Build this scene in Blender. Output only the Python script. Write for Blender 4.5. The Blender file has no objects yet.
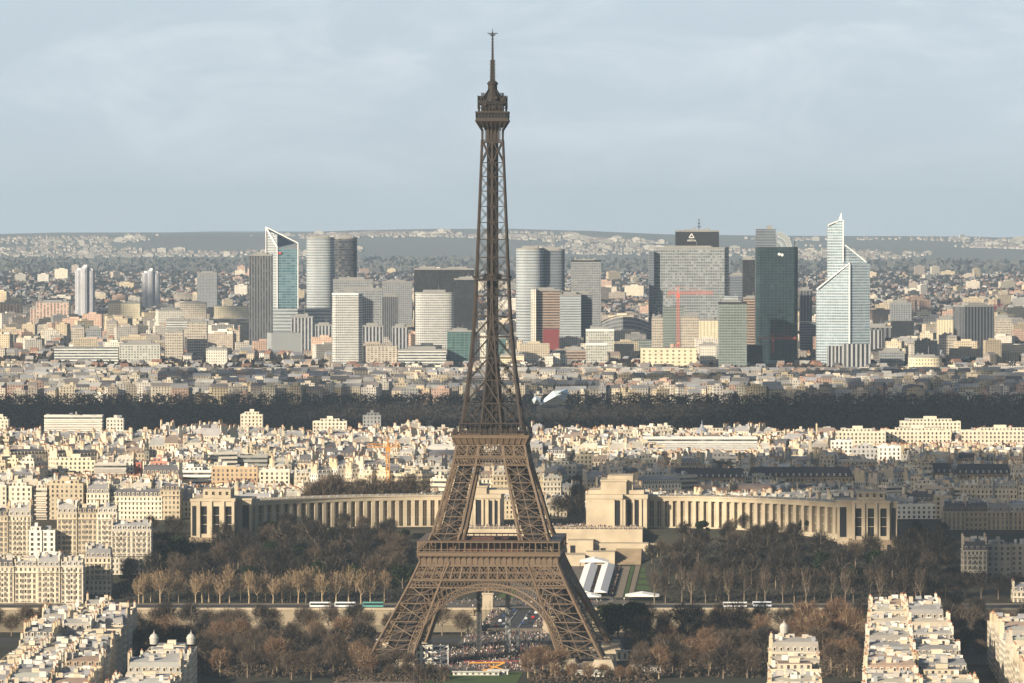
import bpy, math, random
import numpy as np
from math import sin, cos, pi, radians, atan, tan, sqrt

# ------------------------------------------------------------------ camera, world, sun
S = bpy.context.scene
COL = S.collection
F = 5233.0                 # focal length in pixels
CZ = 232.0                 # camera height above the foot of the tower
PITCH = atan((341.5 - 210.0) / F)
cam = bpy.data.objects.new('camera', bpy.data.cameras.new('camera'))
COL.objects.link(cam)
cam.location = (0, 0, CZ)
cam.rotation_euler = (pi / 2 - PITCH, 0, 0)
cam.data.sensor_width = 36.0
cam.data.lens = F / 1024 * 36.0
cam.data.clip_start = 1.0
cam.data.clip_end = 90000.0
S.camera = cam

SUN_AZ = radians(44)       # from straight behind the camera towards the left
SUN_EL = radians(19)
TO_SUN = (-sin(SUN_AZ) * cos(SUN_EL), -cos(SUN_AZ) * cos(SUN_EL), sin(SUN_EL))
w = bpy.data.worlds.new('World'); S.world = w; w.use_nodes = True
wn = w.node_tree; wn.nodes.clear()
def N(nt, t, **k):
    n = nt.nodes.new(t)
    for a, b in k.items(): setattr(n, a, b)
    return n
out = N(wn, 'ShaderNodeOutputWorld'); bg = N(wn, 'ShaderNodeBackground')
sky = N(wn, 'ShaderNodeTexSky', sky_type='NISHITA')
sky.sun_disc = False; sky.sun_elevation = SUN_EL; sky.sun_rotation = pi + SUN_AZ
sky.air_density = 1.0; sky.dust_density = 1.6; sky.ozone_density = 1.0; sky.altitude = 200
tc = N(wn, 'ShaderNodeTexCoord'); mp = N(wn, 'ShaderNodeMapping'); mp.inputs['Scale'].default_value = (11, 11, 30)
nz = N(wn, 'ShaderNodeTexNoise'); nz.inputs['Scale'].default_value = 1.3; nz.inputs['Detail'].default_value = 7; nz.inputs['Roughness'].default_value = .55
rp = N(wn, 'ShaderNodeMapRange'); rp.inputs[1].default_value = .40; rp.inputs[2].default_value = .72; rp.inputs[3].default_value = .93; rp.inputs[4].default_value = .98
mx = N(wn, 'ShaderNodeMix', data_type='RGBA'); mx.inputs[7].default_value = (6.3, 7.4, 8.35, 1)
L = wn.links.new
L(tc.outputs['Generated'], mp.inputs[0]); L(mp.outputs[0], nz.inputs[0]); L(nz.outputs[0], rp.inputs[0])
sg = N(wn, 'ShaderNodeSeparateXYZ'); L(tc.outputs['Generated'], sg.inputs[0])
hi = N(wn, 'ShaderNodeMapRange'); hi.inputs[1].default_value = .06; hi.inputs[2].default_value = .22; hi.inputs[3].default_value = 1; hi.inputs[4].default_value = .0
L(sg.outputs[2], hi.inputs[0]); fr = N(wn, 'ShaderNodeMapRange', interpolation_type='SMOOTHSTEP'); fr.inputs[1].default_value = .25; fr.inputs[2].default_value = .93; L(sg.outputs[1], fr.inputs[0])
m0 = N(wn, 'ShaderNodeMath', operation='MULTIPLY'); L(hi.outputs[0], m0.inputs[0]); L(fr.outputs[0], m0.inputs[1]); hi = m0
mm = N(wn, 'ShaderNodeMath', operation='MULTIPLY'); L(rp.outputs[0], mm.inputs[0]); L(hi.outputs[0], mm.inputs[1])
L(mm.outputs[0], mx.inputs[0]); L(sky.outputs[0], mx.inputs[6]); n2 = N(wn, 'ShaderNodeTexNoise'); n2.inputs['Scale'].default_value = 2.6; n2.inputs['Detail'].default_value = 9; n2.inputs['Roughness'].default_value = .6; n2.inputs['Distortion'].default_value = .6; L(mp.outputs[0], n2.inputs[0])
r2 = N(wn, 'ShaderNodeMapRange', interpolation_type='SMOOTHSTEP'); r2.inputs[1].default_value = .42; r2.inputs[2].default_value = .72; r2.inputs[3].default_value = 0; r2.inputs[4].default_value = .75; L(n2.outputs[0], r2.inputs[0])
m3 = N(wn, 'ShaderNodeMath', operation='MULTIPLY'); L(r2.outputs[0], m3.inputs[0]); L(hi.outputs[0], m3.inputs[1])
x2 = N(wn, 'ShaderNodeMix', data_type='RGBA'); x2.inputs[7].default_value = (7.9, 8.7, 9.3, 1); L(m3.outputs[0], x2.inputs[0]); L(mx.outputs[2], x2.inputs[6]); lo = N(wn, 'ShaderNodeMapRange', interpolation_type='SMOOTHSTEP'); lo.inputs[1].default_value = -.01; lo.inputs[2].default_value = .03; lo.inputs[3].default_value = .8; lo.inputs[4].default_value = 0; L(sg.outputs[2], lo.inputs[0])
m4 = N(wn, 'ShaderNodeMath', operation='MULTIPLY'); L(lo.outputs[0], m4.inputs[0]); L(fr.outputs[0], m4.inputs[1])
x4 = N(wn, 'ShaderNodeMix', data_type='RGBA'); x4.inputs[7].default_value = (7.0, 7.8, 8.4, 1); L(m4.outputs[0], x4.inputs[0]); L(x2.outputs[2], x4.inputs[6]); L(x4.outputs[2], bg.inputs[0]); L(bg.outputs[0], out.inputs[0])
bg.inputs[1].default_value = 0.06

sl = bpy.data.lights.new('sun', 'SUN'); sl.energy = 5.0; sl.angle = radians(.55); sl.color = (1.0, .86, .66)
so = bpy.data.objects.new('sun', sl); COL.objects.link(so)
from mathutils import Vector, Matrix
so.rotation_euler = Vector(TO_SUN).to_track_quat('Z', 'Y').to_euler()
S.view_settings.view_transform = 'Standard'; S.view_settings.look = 'None'
S.view_settings.exposure = 0.66; S.view_settings.gamma = 1.0; S.view_settings.use_curve_mapping = False
S.render.engine = 'CYCLES'
cy = S.cycles
cy.use_denoising = True; cy.max_bounces = 4; cy.diffuse_bounces = 2; cy.glossy_bounces = 2; cy.volume_bounces = 0; cy.transparent_max_bounces = 6
try: cy.denoiser = 'OPENIMAGEDENOISE'
except Exception: pass
cy.use_adaptive_sampling = True; cy.adaptive_threshold = .01
HAZE_DENSITY = 2.7e-5

# ------------------------------------------------------------------ pixel <-> world
def P(px, py, D):
    el = atan((341.5 - py) / F) - PITCH
    z = CZ + D * tan(el)
    return (X(px, D, z), D, z)
def X(px, D, z=40):
    dep = D * cos(PITCH) - (z - CZ) * sin(PITCH)
    return (px - 512.0) * dep / F
def PX(x, y, z):
    dep = y * cos(PITCH) - (z - CZ) * sin(PITCH)
    up = (z - CZ) * cos(PITCH) + y * sin(PITCH)
    return 512 + F * x / dep, 341.5 - F * up / dep
def DY(py, z):          # distance at which height z shows on row py
    el = atan((341.5 - py) / F) - PITCH
    return (z - CZ) / tan(el)
_tp = [(-400, 0), (2992, 0), (3000, 2.6), (3062, 3), (3090, 5), (3256, 15), (3272, 31), (3400, 33), (3900, 31), (4250, 26), (4560, 17), (4750, 13), (7000, 11),
       (7400, 13), (13500, 8), (18000, 12), (20500, 22), (23000, 68), (26000, 106), (28000, 90), (42000, 40)]
TX, TZ = [a for a, b in _tp], [b for a, b in _tp]
def G(x, y):
    if 3060 < y < 3264 and abs(x - 18) > 84: z = float(np.interp(y, [3060, 3225, 3264], [3, 27.5, 31.2]))
    else: z = float(np.interp(y, TX, TZ))
    if y > 19500:
        k = min(1, (y - 19500) / 5000)
        z += k * (22 * sin(x / 1100 + 1.9) + 9 * sin(x / 370 + 2) + 2 * sin(x / 160) - x / 3000 * 12)
        z += k * 10 * sin(y / 700 + x / 1300)
    return z

# ------------------------------------------------------------------ object helpers
def tag(o, label=None, cat=None, group=None, kind=None):
    if label: o['label'] = label
    if cat: o['category'] = cat
    if group: o['group'] = group
    if kind: o['kind'] = kind
    return o
def empty(name, loc, rz=0, label=None, cat=None, group=None):
    o = bpy.data.objects.new(name, None); COL.objects.link(o)
    o.location = loc; o.rotation_euler = (0, 0, rz); o.empty_display_size = 2
    return tag(o, label, cat, group)
def inst(name, mesh, parent=None, loc=(0, 0, 0), rz=0, sc=1.0):
    o = bpy.data.objects.new(name, mesh); COL.objects.link(o)
    o.location = loc; o.rotation_euler = (0, 0, rz); o.scale = (sc, sc, sc) if not isinstance(sc, tuple) else sc
    if parent: o.parent = parent
    return o

class MB:
    """collects faces, builds one mesh"""
    def __init__(s): s.v = []; s.f = []; s.m = []; s.uv = []; s.c = []
    def face(s, pts, m=0, uv=None, col=None):
        n = len(s.v); k = len(pts); s.v.extend(pts); s.f.append(tuple(range(n, n + k))); s.m.append(m)
        if uv is None: uv = ((0, 0),) * k
        elif len(uv) == 2 and not isinstance(uv[0], tuple): uv = ((0, 0), (uv[0], 0), (uv[0], uv[1]), (0, uv[1]))[:k]
        s.uv.extend(uv); s.c.extend([col or (.5, .5, .5)] * k)
    def box(s, x0, x1, y0, y1, z0, z1, m=0, col=None, T=None, uv=None, mt=None, bottom=False, ctop=None):
        """T maps local -> world; uv=(bay width, floor height) gives facade cells on the walls; mt = top material"""
        T = T or (lambda p: p)
        a, b, c, d = (x0, y0), (x1, y0), (x1, y1), (x0, y1)
        for (p, q) in ((a, b), (b, c), (c, d), (d, a)):
            ln = math.hypot(q[0] - p[0], q[1] - p[1])
            u = (max(1, round(ln / uv[0])), max(1, round((z1 - z0) / uv[1]))) if uv else None
            s.face([T((p[0], p[1], z0)), T((q[0], q[1], z0)), T((q[0], q[1], z1)), T((p[0], p[1], z1))], m, u, col)
        s.face([T((x0, y0, z1)), T((x1, y0, z1)), T((x1, y1, z1)), T((x0, y1, z1))], m if mt is None else mt, None, ctop or col)
        if bottom: s.face([T((x0, y1, z0)), T((x1, y1, z0)), T((x1, y0, z0)), T((x0, y0, z0))], m, None, col)
    def frus(s, x0, x1, y0, y1, z0, z1, ix, iy, m=0, col=None, T=None, mt=None, ctop=None, uv=None):
        T = T or (lambda p: p)
        lo = [(x0, y0, z0), (x1, y0, z0), (x1, y1, z0), (x0, y1, z0)]
        hi = [(x0 + ix, y0 + iy, z1), (x1 - ix, y0 + iy, z1), (x1 - ix, y1 - iy, z1), (x0 + ix, y1 - iy, z1)]
        for i in range(4):
            j = (i + 1) % 4
            u = None
            if uv:
                ln = math.dist(lo[i], lo[j]); u = (max(1, round(ln / uv[0])), uv[1])
            s.face([T(lo[i]), T(lo[j]), T(hi[j]), T(hi[i])], m, u, col)
        s.face([T(p) for p in hi], m if mt is None else mt, None, ctop or col)
    def prism(s, poly, z0, z1, m=0, mt=None, uv=None, col=None, T=None, ztop=None, cap=True):
        """poly counter-clockwise; ztop = list of heights per vertex (sloping top)"""
        T = T or (lambda p: p)
        n = len(poly); u0 = 0
        zt = ztop or [z1] * n
        for i in range(n):
            p, q = poly[i], poly[(i + 1) % n]; ln = math.dist(p, q)
            if uv:
                du = ln / uv[0]; va = (zt[i] - z0) / uv[1]; vb = (zt[(i + 1) % n] - z0) / uv[1]
                U = ((u0, 0), (u0 + du, 0), (u0 + du, vb), (u0, va)); u0 += du
            else: U = None
            s.face([T((p[0], p[1], z0)), T((q[0], q[1], z0)), T((q[0], q[1], zt[(i + 1) % n])), T((p[0], p[1], zt[i]))], m, U, col)
        if cap: s.face([T((poly[i][0], poly[i][1], zt[i])) for i in range(n)], m if mt is None else mt, None, col)
    def bar(s, a, b, w, m=0, col=None, w2=None):
        a = Vector(a); b = Vector(b); d = b - a
        if d.length < 1e-6: return
        d.normalize(); r = Vector((0, 0, 1)) if abs(d.z) < .9 else Vector((0, 1, 0))
        x = d.cross(r).normalized() * (w / 2); y = d.cross(x).normalized() * ((w2 or w) / 2)
        A = [tuple(a + x + y), tuple(a - x + y), tuple(a - x - y), tuple(a + x - y)]
        B = [tuple(b + x + y), tuple(b - x + y), tuple(b - x - y), tuple(b + x - y)]
        for i in range(4):
            j = (i + 1) % 4; s.face([A[i], B[i], B[j], A[j]], m, None, col)
        s.face(A, m, None, col); s.face(B[::-1], m, None, col)
    def tube(s, pts, rad, n=6, m=0, col=None, uv=None, cap=True):
        rings = []
        for i, p in enumerate(pts):
            q = Vector(pts[min(i + 1, len(pts) - 1)]) - Vector(pts[max(i - 1, 0)])
            q.normalize(); r = Vector((1, 0, 0)) if abs(q.x) < .8 else Vector((0, 1, 0))
            x = q.cross(r).normalized(); y = q.cross(x).normalized()
            rings.append([tuple(Vector(p) + x * rad[i] * cos(2 * pi * k / n) + y * rad[i] * sin(2 * pi * k / n)) for k in range(n)])
        for i in range(len(pts) - 1):
            for k in range(n):
                j = (k + 1) % n; s.face([rings[i][k], rings[i][j], rings[i + 1][j], rings[i + 1][k]], m, None, col)
        if cap: s.face(rings[-1], m, None, col)
    def lathe(s, c, prof, n=16, m=0, col=None):
        for i in range(len(prof) - 1):
            (r0, z0), (r1, z1) = prof[i], prof[i + 1]
            for k in range(n):
                a0, a1 = 2 * pi * k / n, 2 * pi * (k + 1) / n
                q = [(c[0] + r0 * cos(a0), c[1] + r0 * sin(a0), c[2] + z0), (c[0] + r0 * cos(a1), c[1] + r0 * sin(a1), c[2] + z0),
                     (c[0] + r1 * cos(a1), c[1] + r1 * sin(a1), c[2] + z1), (c[0] + r1 * cos(a0), c[1] + r1 * sin(a0), c[2] + z1)]
                if r1 < 1e-4: q = q[:3]
                elif r0 < 1e-4: q = [q[0], q[2], q[3]]
                s.face(q, m, None, col)
    def mesh(s, name, mats):
        me = bpy.data.meshes.new(name)
        nv, nf = len(s.v), len(s.f)
        if nf == 0: return me
        lt = np.array([len(f) for f in s.f], dtype=np.int32); nl = int(lt.sum())
        me.vertices.add(nv); me.vertices.foreach_set('co', np.array(s.v, dtype=np.float32).ravel())
        me.loops.add(nl); me.loops.foreach_set('vertex_index', np.concatenate([np.array(f, dtype=np.int32) for f in s.f]) if nf < 50 else np.arange(nl, dtype=np.int32))
        me.polygons.add(nf); me.polygons.foreach_set('loop_start', np.concatenate([[0], np.cumsum(lt)[:-1]]).astype(np.int32))
        me.polygons.foreach_set('loop_total', lt); me.polygons.foreach_set('material_index', np.array(s.m, dtype=np.int32))
        uv = me.uv_layers.new(name='UVMap'); uv.data.foreach_set('uv', np.array(s.uv, dtype=np.float32).ravel())
        ca = me.color_attributes.new('Col', 'FLOAT_COLOR', 'CORNER')
        c = np.ones((nl, 4), dtype=np.float32); c[:, :3] = np.array(s.c, dtype=np.float32); ca.data.foreach_set('color', c.ravel())
        for m in (mats if isinstance(mats, (list, tuple)) else [mats]): me.materials.append(m)
        me.update(calc_edges=True); me.validate()
        return me
    def build(s, name, mats, parent=None, loc=(0, 0, 0), rz=0):
        return inst(name, s.mesh(name, mats), parent, loc, rz)
def Tf(cx, cy, z0, ang):
    ca, sa = cos(ang), sin(ang)
    return lambda p: (cx + p[0] * ca - p[1] * sa, cy + p[0] * sa + p[1] * ca, z0 + p[2])

# ------------------------------------------------------------------ materials
MATS = {}
def newmat(name):
    m = bpy.data.materials.new(name); m.use_nodes = True; MATS[name] = m
    return m, m.node_tree, m.node_tree.nodes['Principled BSDF']
def plain(name, col, rough=.8, metal=0, noise=0, scale=.3, dark=None, attr=False, bump=0):
    """colour with noise variation in object space; attr multiplies the Col attribute"""
    m, nt, b = newmat(name); L = nt.links.new
    b.inputs['Roughness'].default_value = rough; b.inputs['Metallic'].default_value = metal
    b.inputs['Specular IOR Level'].default_value = .3
    if attr:
        a = N(nt, 'ShaderNodeAttribute', attribute_name='Col'); src = a.outputs['Color']
    else:
        r = N(nt, 'ShaderNodeRGB'); r.outputs[0].default_value = (*col, 1); src = r.outputs[0]
    if noise:
        t = N(nt, 'ShaderNodeTexCoord'); z = N(nt, 'ShaderNodeTexNoise'); z.inputs['Scale'].default_value = scale; z.inputs['Detail'].default_value = 5
        L(t.outputs['Object'], z.inputs[0])
        q = N(nt, 'ShaderNodeMapRange'); q.inputs[1].default_value = .3; q.inputs[2].default_value = .7; q.inputs[3].default_value = 0; q.inputs[4].default_value = noise
        L(z.outputs[0], q.inputs[0])
        x = N(nt, 'ShaderNodeMix', data_type='RGBA')
        L(q.outputs[0], x.inputs[0]); L(src, x.inputs[6])
        if dark: x.inputs[7].default_value = (*dark, 1)
        else: x.blend_type = 'MULTIPLY'; x.inputs[7].default_value = (.45, .43, .42, 1)
        src = x.outputs[2]
    L(src, b.inputs['Base Color'])
    return m
def facade(name, wall, glass, wu, wv, attr=False, vary=.5, groove=0, grough=.2, alt=None, gmetal=0, v0=.5, u0=.5, light=(.45, .42, .36)):
    """wall pierced by a grid of windows: one UV unit is one bay by one storey"""
    m, nt, b = newmat(name); L = nt.links.new
    uv = N(nt, 'ShaderNodeUVMap', uv_map='UVMap'); sp = N(nt, 'ShaderNodeSeparateXYZ'); L(uv.outputs[0], sp.inputs[0])
    def math_(op, a, bb=None, c=None):
        n = N(nt, 'ShaderNodeMath', operation=op)
        for i, q in enumerate((a, bb, c)):
            if q is None: continue
            if isinstance(q, (int, float)): n.inputs[i].default_value = q
            else: L(q, n.inputs[i])
        return n.outputs[0]
    fu, fv = math_('FRACT', sp.outputs[0]), math_('FRACT', sp.outputs[1])
    du = math_('LESS_THAN', math_('ABSOLUTE', math_('SUBTRACT', fu, u0)), wu / 2) if wu < 1 else math_('ADD', 1, 0)
    dv = math_('LESS_THAN', math_('ABSOLUTE', math_('SUBTRACT', fv, v0)), wv / 2) if wv < 1 else math_('ADD', 1, 0)
    win = math_('MULTIPLY', du, dv)
    cb = N(nt, 'ShaderNodeCombineXYZ'); L(math_('FLOOR', sp.outputs[0]), cb.inputs[0]); L(math_('FLOOR', sp.outputs[1]), cb.inputs[1])
    geo = N(nt, 'ShaderNodeObjectInfo'); L(geo.outputs['Random'], cb.inputs[2])
    wnz = N(nt, 'ShaderNodeTexWhiteNoise'); L(cb.outputs[0], wnz.inputs[0])
    if attr:
        a = N(nt, 'ShaderNodeAttribute', attribute_name='Col'); wsrc = a.outputs['Color']
    else:
        a = N(nt, 'ShaderNodeRGB'); a.outputs[0].default_value = (*wall, 1); wsrc = a.outputs[0]
    # stains and storey tone on the wall
    t = N(nt, 'ShaderNodeTexCoord'); z = N(nt, 'ShaderNodeTexNoise'); z.inputs['Scale'].default_value = .12; z.inputs['Detail'].default_value = 6
    L(t.outputs['Object'], z.inputs[0])
    q = N(nt, 'ShaderNodeMapRange'); q.inputs[1].default_value = .35; q.inputs[2].default_value = .7; q.inputs[3].default_value = 0; q.inputs[4].default_value = .45; L(z.outputs[0], q.inputs[0])
    x = N(nt, 'ShaderNodeMix', data_type='RGBA', blend_type='MULTIPLY'); x.inputs[7].default_value = (.62, .6, .58, 1)
    L(q.outputs[0], x.inputs[0]); L(wsrc, x.inputs[6]); wsrc = x.outputs[2]
    z2 = N(nt, 'ShaderNodeTexNoise'); z2.inputs['Scale'].default_value = .018; z2.inputs['Detail'].default_value = 3; L(t.outputs['Object'], z2.inputs[0])  # broad tone on the glass: uneven reflections put into its colour
    q2 = N(nt, 'ShaderNodeMapRange'); q2.inputs[1].default_value = .3; q2.inputs[2].default_value = .7; q2.inputs[3].default_value = .6; q2.inputs[4].default_value = 1.25; L(z2.outputs[0], q2.inputs[0])
    g = N(nt, 'ShaderNodeMix', data_type='RGBA'); g.inputs[6].default_value = (*glass, 1); g.inputs[7].default_value = (*light, 1)
    pw = math_('POWER', wnz.outputs[0], 3.0); L(math_('MULTIPLY', pw, vary), g.inputs[0])
    gs = N(nt, 'ShaderNodeVectorMath', operation='SCALE'); L(g.outputs[2], gs.inputs[0]); L(q2.outputs[0], gs.inputs['Scale'])
    y = N(nt, 'ShaderNodeMix', data_type='RGBA'); L(win, y.inputs[0]); L(wsrc, y.inputs[6]); L(gs.outputs[0], y.inputs[7])
    L(y.outputs[2], b.inputs['Base Color'])
    r = N(nt, 'ShaderNodeMapRange'); r.inputs[3].default_value = .85; r.inputs[4].default_value = grough; L(win, r.inputs[0]); L(r.outputs[0], b.inputs['Roughness'])
    if gmetal:
        r2 = N(nt, 'ShaderNodeMath', operation='MULTIPLY'); r2.inputs[1].default_value = gmetal; L(win, r2.inputs[0]); L(r2.outputs[0], b.inputs['Metallic'])
    b.inputs['Specular IOR Level'].default_value = .5
    return m

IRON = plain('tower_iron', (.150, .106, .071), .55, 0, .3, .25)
IRON_UP = plain('shaded_upper_iron', (.046, .034, .027), .6, 0, .4, .25)  # cloud shade over the upper tower put into this darker brown
IRON_DK = plain('dark_iron', (.028, .022, .019), .7, 0, .4, .3)
STONE = plain('pale_stone', (.46, .39, .29), .85, 0, .45, .12)
STONE_DK = plain('old_stone', (.30, .235, .16), .9, 0, .6, .15)
GLASS_DK = plain('dark_glass', (.022, .024, .028), .15)
ROOF_ZN = plain('zinc_roof', (.30, .33, .37), .45, 0, .4, .3)
ROOFM = plain('roof_tint', (1, 1, 1), .7, 0, .35, .2, attr=True)
WALLT = plain('wall_tint', (1, 1, 1), .85, 0, .3, .2, attr=True)
CITY = facade('city_facade', (1, 1, 1), (.035, .037, .04), .42, .58, attr=True, vary=.7)
STRIP = facade('striped_facade', (1, 1, 1), (.05, .055, .06), 1.0, .46, attr=True, vary=.5)
TILE = (.30, .12, .07)
POT = (.36, .17, .10)
CITYM = [CITY, ROOFM, STRIP, WALLT]

# ------------------------------------------------------------------ clouds added out of view overhead, shaped to shade wood, suburbs and city's right
def shade_cloud(poly, alt, seed, fill=1.0, step=85):
    r = random.Random(seed); m = MB(); s_ = alt / TO_SUN[2]; ox, oy = TO_SUN[0] * s_, TO_SUN[1] * s_
    x0, x1 = min(p[0] for p in poly), max(p[0] for p in poly); y0, y1 = min(p[1] for p in poly), max(p[1] for p in poly)
    def inside(x, y):
        c = False; n = len(poly)
        for i in range(n):
            (ax, ay), (bx, by) = poly[i], poly[i - 1]
            if (ay > y) != (by > y) and x < (bx - ax) * (y - ay) / (by - ay) + ax: c = not c
        return c
    y = y0
    while y < y1:
        x = x0
        while x < x1:
            px_, py_ = x + r.uniform(-25, 25), y + r.uniform(-25, 25)
            if inside(px_, py_) and not (abs(px_ - 45) < 190 and abs(py_ - 5470) < 200) and r.random() < fill:  # gap in the puffs keeps the glass sail building in sun
                R = step * r.uniform(.55, .9); hgt = R * .5; n = 10
                prof = [(0, -hgt * .35), (R * .7, -hgt * .3), (R, 0), (R * .85, hgt * .5), (R * .5, hgt * .85), (0, hgt)]
                m.lathe((px_ + ox, py_ + oy, alt + r.uniform(-12, 12)), [(q * (.9 + .2 * r.random()), z) for q, z in prof], n)
            x += step
        y += step
    tag(m.build('shade_cloud', CLOUDM), 'white clouds out of view, added to shade the ground below', 'shade_cloud', 'added clouds out of view', kind='stuff')
CLOUDM = plain('shade_cloud_white', (.85, .85, .86), 1.0)
shade_cloud([(264, 3090), (300, 3090), (420, 3300), (560, 3480), (560, 3960), (85, 3800), (110, 3590), (298, 3540), (287, 3150)], 1450, 3, 1, 60)
shade_cloud([(-900, 4640), (1000, 4640), (1100, 6000), (300, 5950), (120, 5850), (-250, 5900), (-1000, 5800)], 1450, 4, 1, 110)
shade_cloud([(-1000, 6000), (1200, 6000), (1200, 6700), (-1000, 6700)], 1450, 9, .2, 100)
shade_cloud([(-1200, 9300), (1600, 9300), (1900, 12500), (-1700, 12500)], 1600, 5, .2, 150)
# ------------------------------------------------------------------ ground, river, quays
def ground():
    ys = list(range(-400, 2600, 300)) + list(range(2600, 3600, 10)) + list(range(3600, 5000, 40)) + list(range(5000, 13500, 250)) + list(range(13500, 30000, 200)) + [32000, 36000, 42000]
    ys = sorted(set(ys) - {2880, 2870, 2890, 3000} | {2872})
    rows = []
    for y in ys:
        hw = 900 + y * .32
        if y > 2872 and y < 2999: z = -9
        else: z = None
        rows.append((y, hw, z))
    m = MB()
    def pt(y, hw, zf, i, n=48):
        x = -hw + 2 * hw * i / n
        return (x, y, zf if zf is not None else G(x, y))
    rr = []
    for y, hw, z in rows:
        if y == 2990: rr += [(y, hw, -9), (2998, hw, -9), (2998.6, hw, 2.55)]
        elif y == 2872: rr += [(2871.4, hw, 0), (2872, hw, -9)]
        else: rr.append((y, hw, z))
    for a, b in zip(rr[:-1], rr[1:]):
        for i in range(48):
            m.face([pt(*a, i), pt(*a, i + 1), pt(*b, i + 1), pt(*b, i)])
    g, nt, b = newmat('ground_soil'); Lk = nt.links.new
    b.inputs['Roughness'].default_value = .95; b.inputs['Specular IOR Level'].default_value = .1
    t = N(nt, 'ShaderNodeTexCoord')
    def nzz(sc, lo, hi):
        n = N(nt, 'ShaderNodeTexNoise'); n.inputs['Scale'].default_value = sc; n.inputs['Detail'].default_value = 8; Lk(t.outputs['Object'], n.inputs[0])
        r = N(nt, 'ShaderNodeMapRange'); r.inputs[1].default_value = lo; r.inputs[2].default_value = hi; Lk(n.outputs[0], r.inputs[0]); return r.outputs[0]
    x1 = N(nt, 'ShaderNodeMix', data_type='RGBA'); x1.inputs[6].default_value = (.042, .036, .027, 1); x1.inputs[7].default_value = (.10, .085, .065, 1); Lk(nzz(.02, .4, .6), x1.inputs[0])
    x2 = N(nt, 'ShaderNodeMix', data_type='RGBA'); x2.inputs[7].default_value = (.055, .055, .042, 1); Lk(nzz(.0015, .45, .55), x2.inputs[0]); Lk(x1.outputs[2], x2.inputs[6])
    sp = N(nt, 'ShaderNodeSeparateXYZ'); Lk(t.outputs['Object'], sp.inputs[0])
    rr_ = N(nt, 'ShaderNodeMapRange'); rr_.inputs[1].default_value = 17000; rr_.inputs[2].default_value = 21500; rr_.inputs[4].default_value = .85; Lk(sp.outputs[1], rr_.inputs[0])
    x3 = N(nt, 'ShaderNodeMix', data_type='RGBA'); x3.inputs[7].default_value = (.21, .22, .21, 1); Lk(rr_.outputs[0], x3.inputs[0]); Lk(x2.outputs[2], x3.inputs[6])  # ground turns paler far off: distance haze put into its colour
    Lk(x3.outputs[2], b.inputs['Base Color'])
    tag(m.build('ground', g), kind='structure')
ground()
wm, nt, b = newmat('river_water')
b.inputs['Base Color'].default_value = (.03, .04, .035, 1); b.inputs['Roughness'].default_value = .12
n = N(nt, 'ShaderNodeTexNoise'); n.inputs['Scale'].default_value = .25; n.inputs['Detail'].default_value = 4
t = N(nt, 'ShaderNodeTexCoord'); nt.links.new(t.outputs['Object'], n.inputs[0])
bp = N(nt, 'ShaderNodeBump'); bp.inputs['Strength'].default_value = .3; bp.inputs['Distance'].default_value = .5
nt.links.new(n.outputs[0], bp.inputs['Height']); nt.links.new(bp.outputs[0], b.inputs['Normal'])
m = MB(); m.face([(-1500, 2872.5, -6), (1500, 2872.5, -6), (1500, 2997, -6), (-1500, 2997, -6)])
tag(m.build('river_water', wm), kind='structure')

QUAYM = facade('quay_masonry', (.37, .31, .22), (.28, .23, .16), .97, .9, vary=.2, grough=.9, light=(.4, .33, .22))
GRASS = plain('lawn_grass', (.07, .12, .03), .95, 0, .6, .2)
ASPH = plain('asphalt', (.055, .055, .06), .9, 0, .4, .1)
GRAVEL = plain('pale_gravel', (.24, .20, .15), .95, 0, .4, .1)
WHITE = plain('white_paint', (.78, .77, .74), .6)
PAVE = plain('stone_paving', (.15, .135, .115), .95, 0, .5, .15)
# tower and garden axis: everything from the tower to the palace is laid out on it
AX = (-10.0, 2700.0); AR = radians(-3.2)
def axp(u, v, z=0):      # u across, v along the axis away from the camera
    return (AX[0] + u * cos(AR) - v * sin(AR), AX[1] + u * sin(AR) + v * cos(AR), z)
def sheet(name, pts, mat, z=None, nsub=1, kind='structure', **k):
    m = MB()
    if z is not None: m.face([(p[0], p[1], z) for p in pts])
    else:
        a, b2, c, d = [Vector((p[0], p[1], 0)) for p in pts]
        for i in range(nsub):
            q = [a.lerp(d, i / nsub), b2.lerp(c, i / nsub), b2.lerp(c, (i + 1) / nsub), a.lerp(d, (i + 1) / nsub)]
            m.face([(p.x, p.y, G(p.x, p.y) + k.get('dz', .08)) for p in q])
    return tag(m.build(name, mat), kind=kind)
# quay walls: battered masonry with a coping, one either side of the bridge on the far bank, one near
def quaywall(x0, x1, y, z0, z1, label, face=-1):
    e = empty('quay_wall', ((x0 + x1) / 2, y, z0), 0, label, 'quay wall', 'masonry walls along the river')
    m = MB(); hw = (x1 - x0) / 2; h = z1 - z0
    m.face([(-hw, -1.2, 0), (hw, -1.2, 0), (hw, -.2, h), (-hw, -.2, h)], 0, (hw / 1.2, h / .9))
    m.face([(hw, -1.2, 0), (hw, 1, 0), (hw, 1, h), (hw, -.2, h)], 0, (2, h / .9)); m.face([(-hw, 1, 0), (-hw, -1.2, 0), (-hw, -.2, h), (-hw, 1, h)], 0, (2, h / .9))
    m.build('wall', QUAYM, e)
    m = MB(); m.box(-hw, hw, -.6, 1.1, h, h + .5); m.box(-hw, hw, -.35, .15, h + .5, h + 1.3); m.build('coping', STONE, e)
quaywall(-620, -2, 2997.5, -7, 2.6, 'long lit stone river wall left of the bridge, behind bare trees')
quaywall(46, 620, 2997.5, -7, 2.6, 'long lit stone river wall right of the bridge, behind bare trees')
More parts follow.
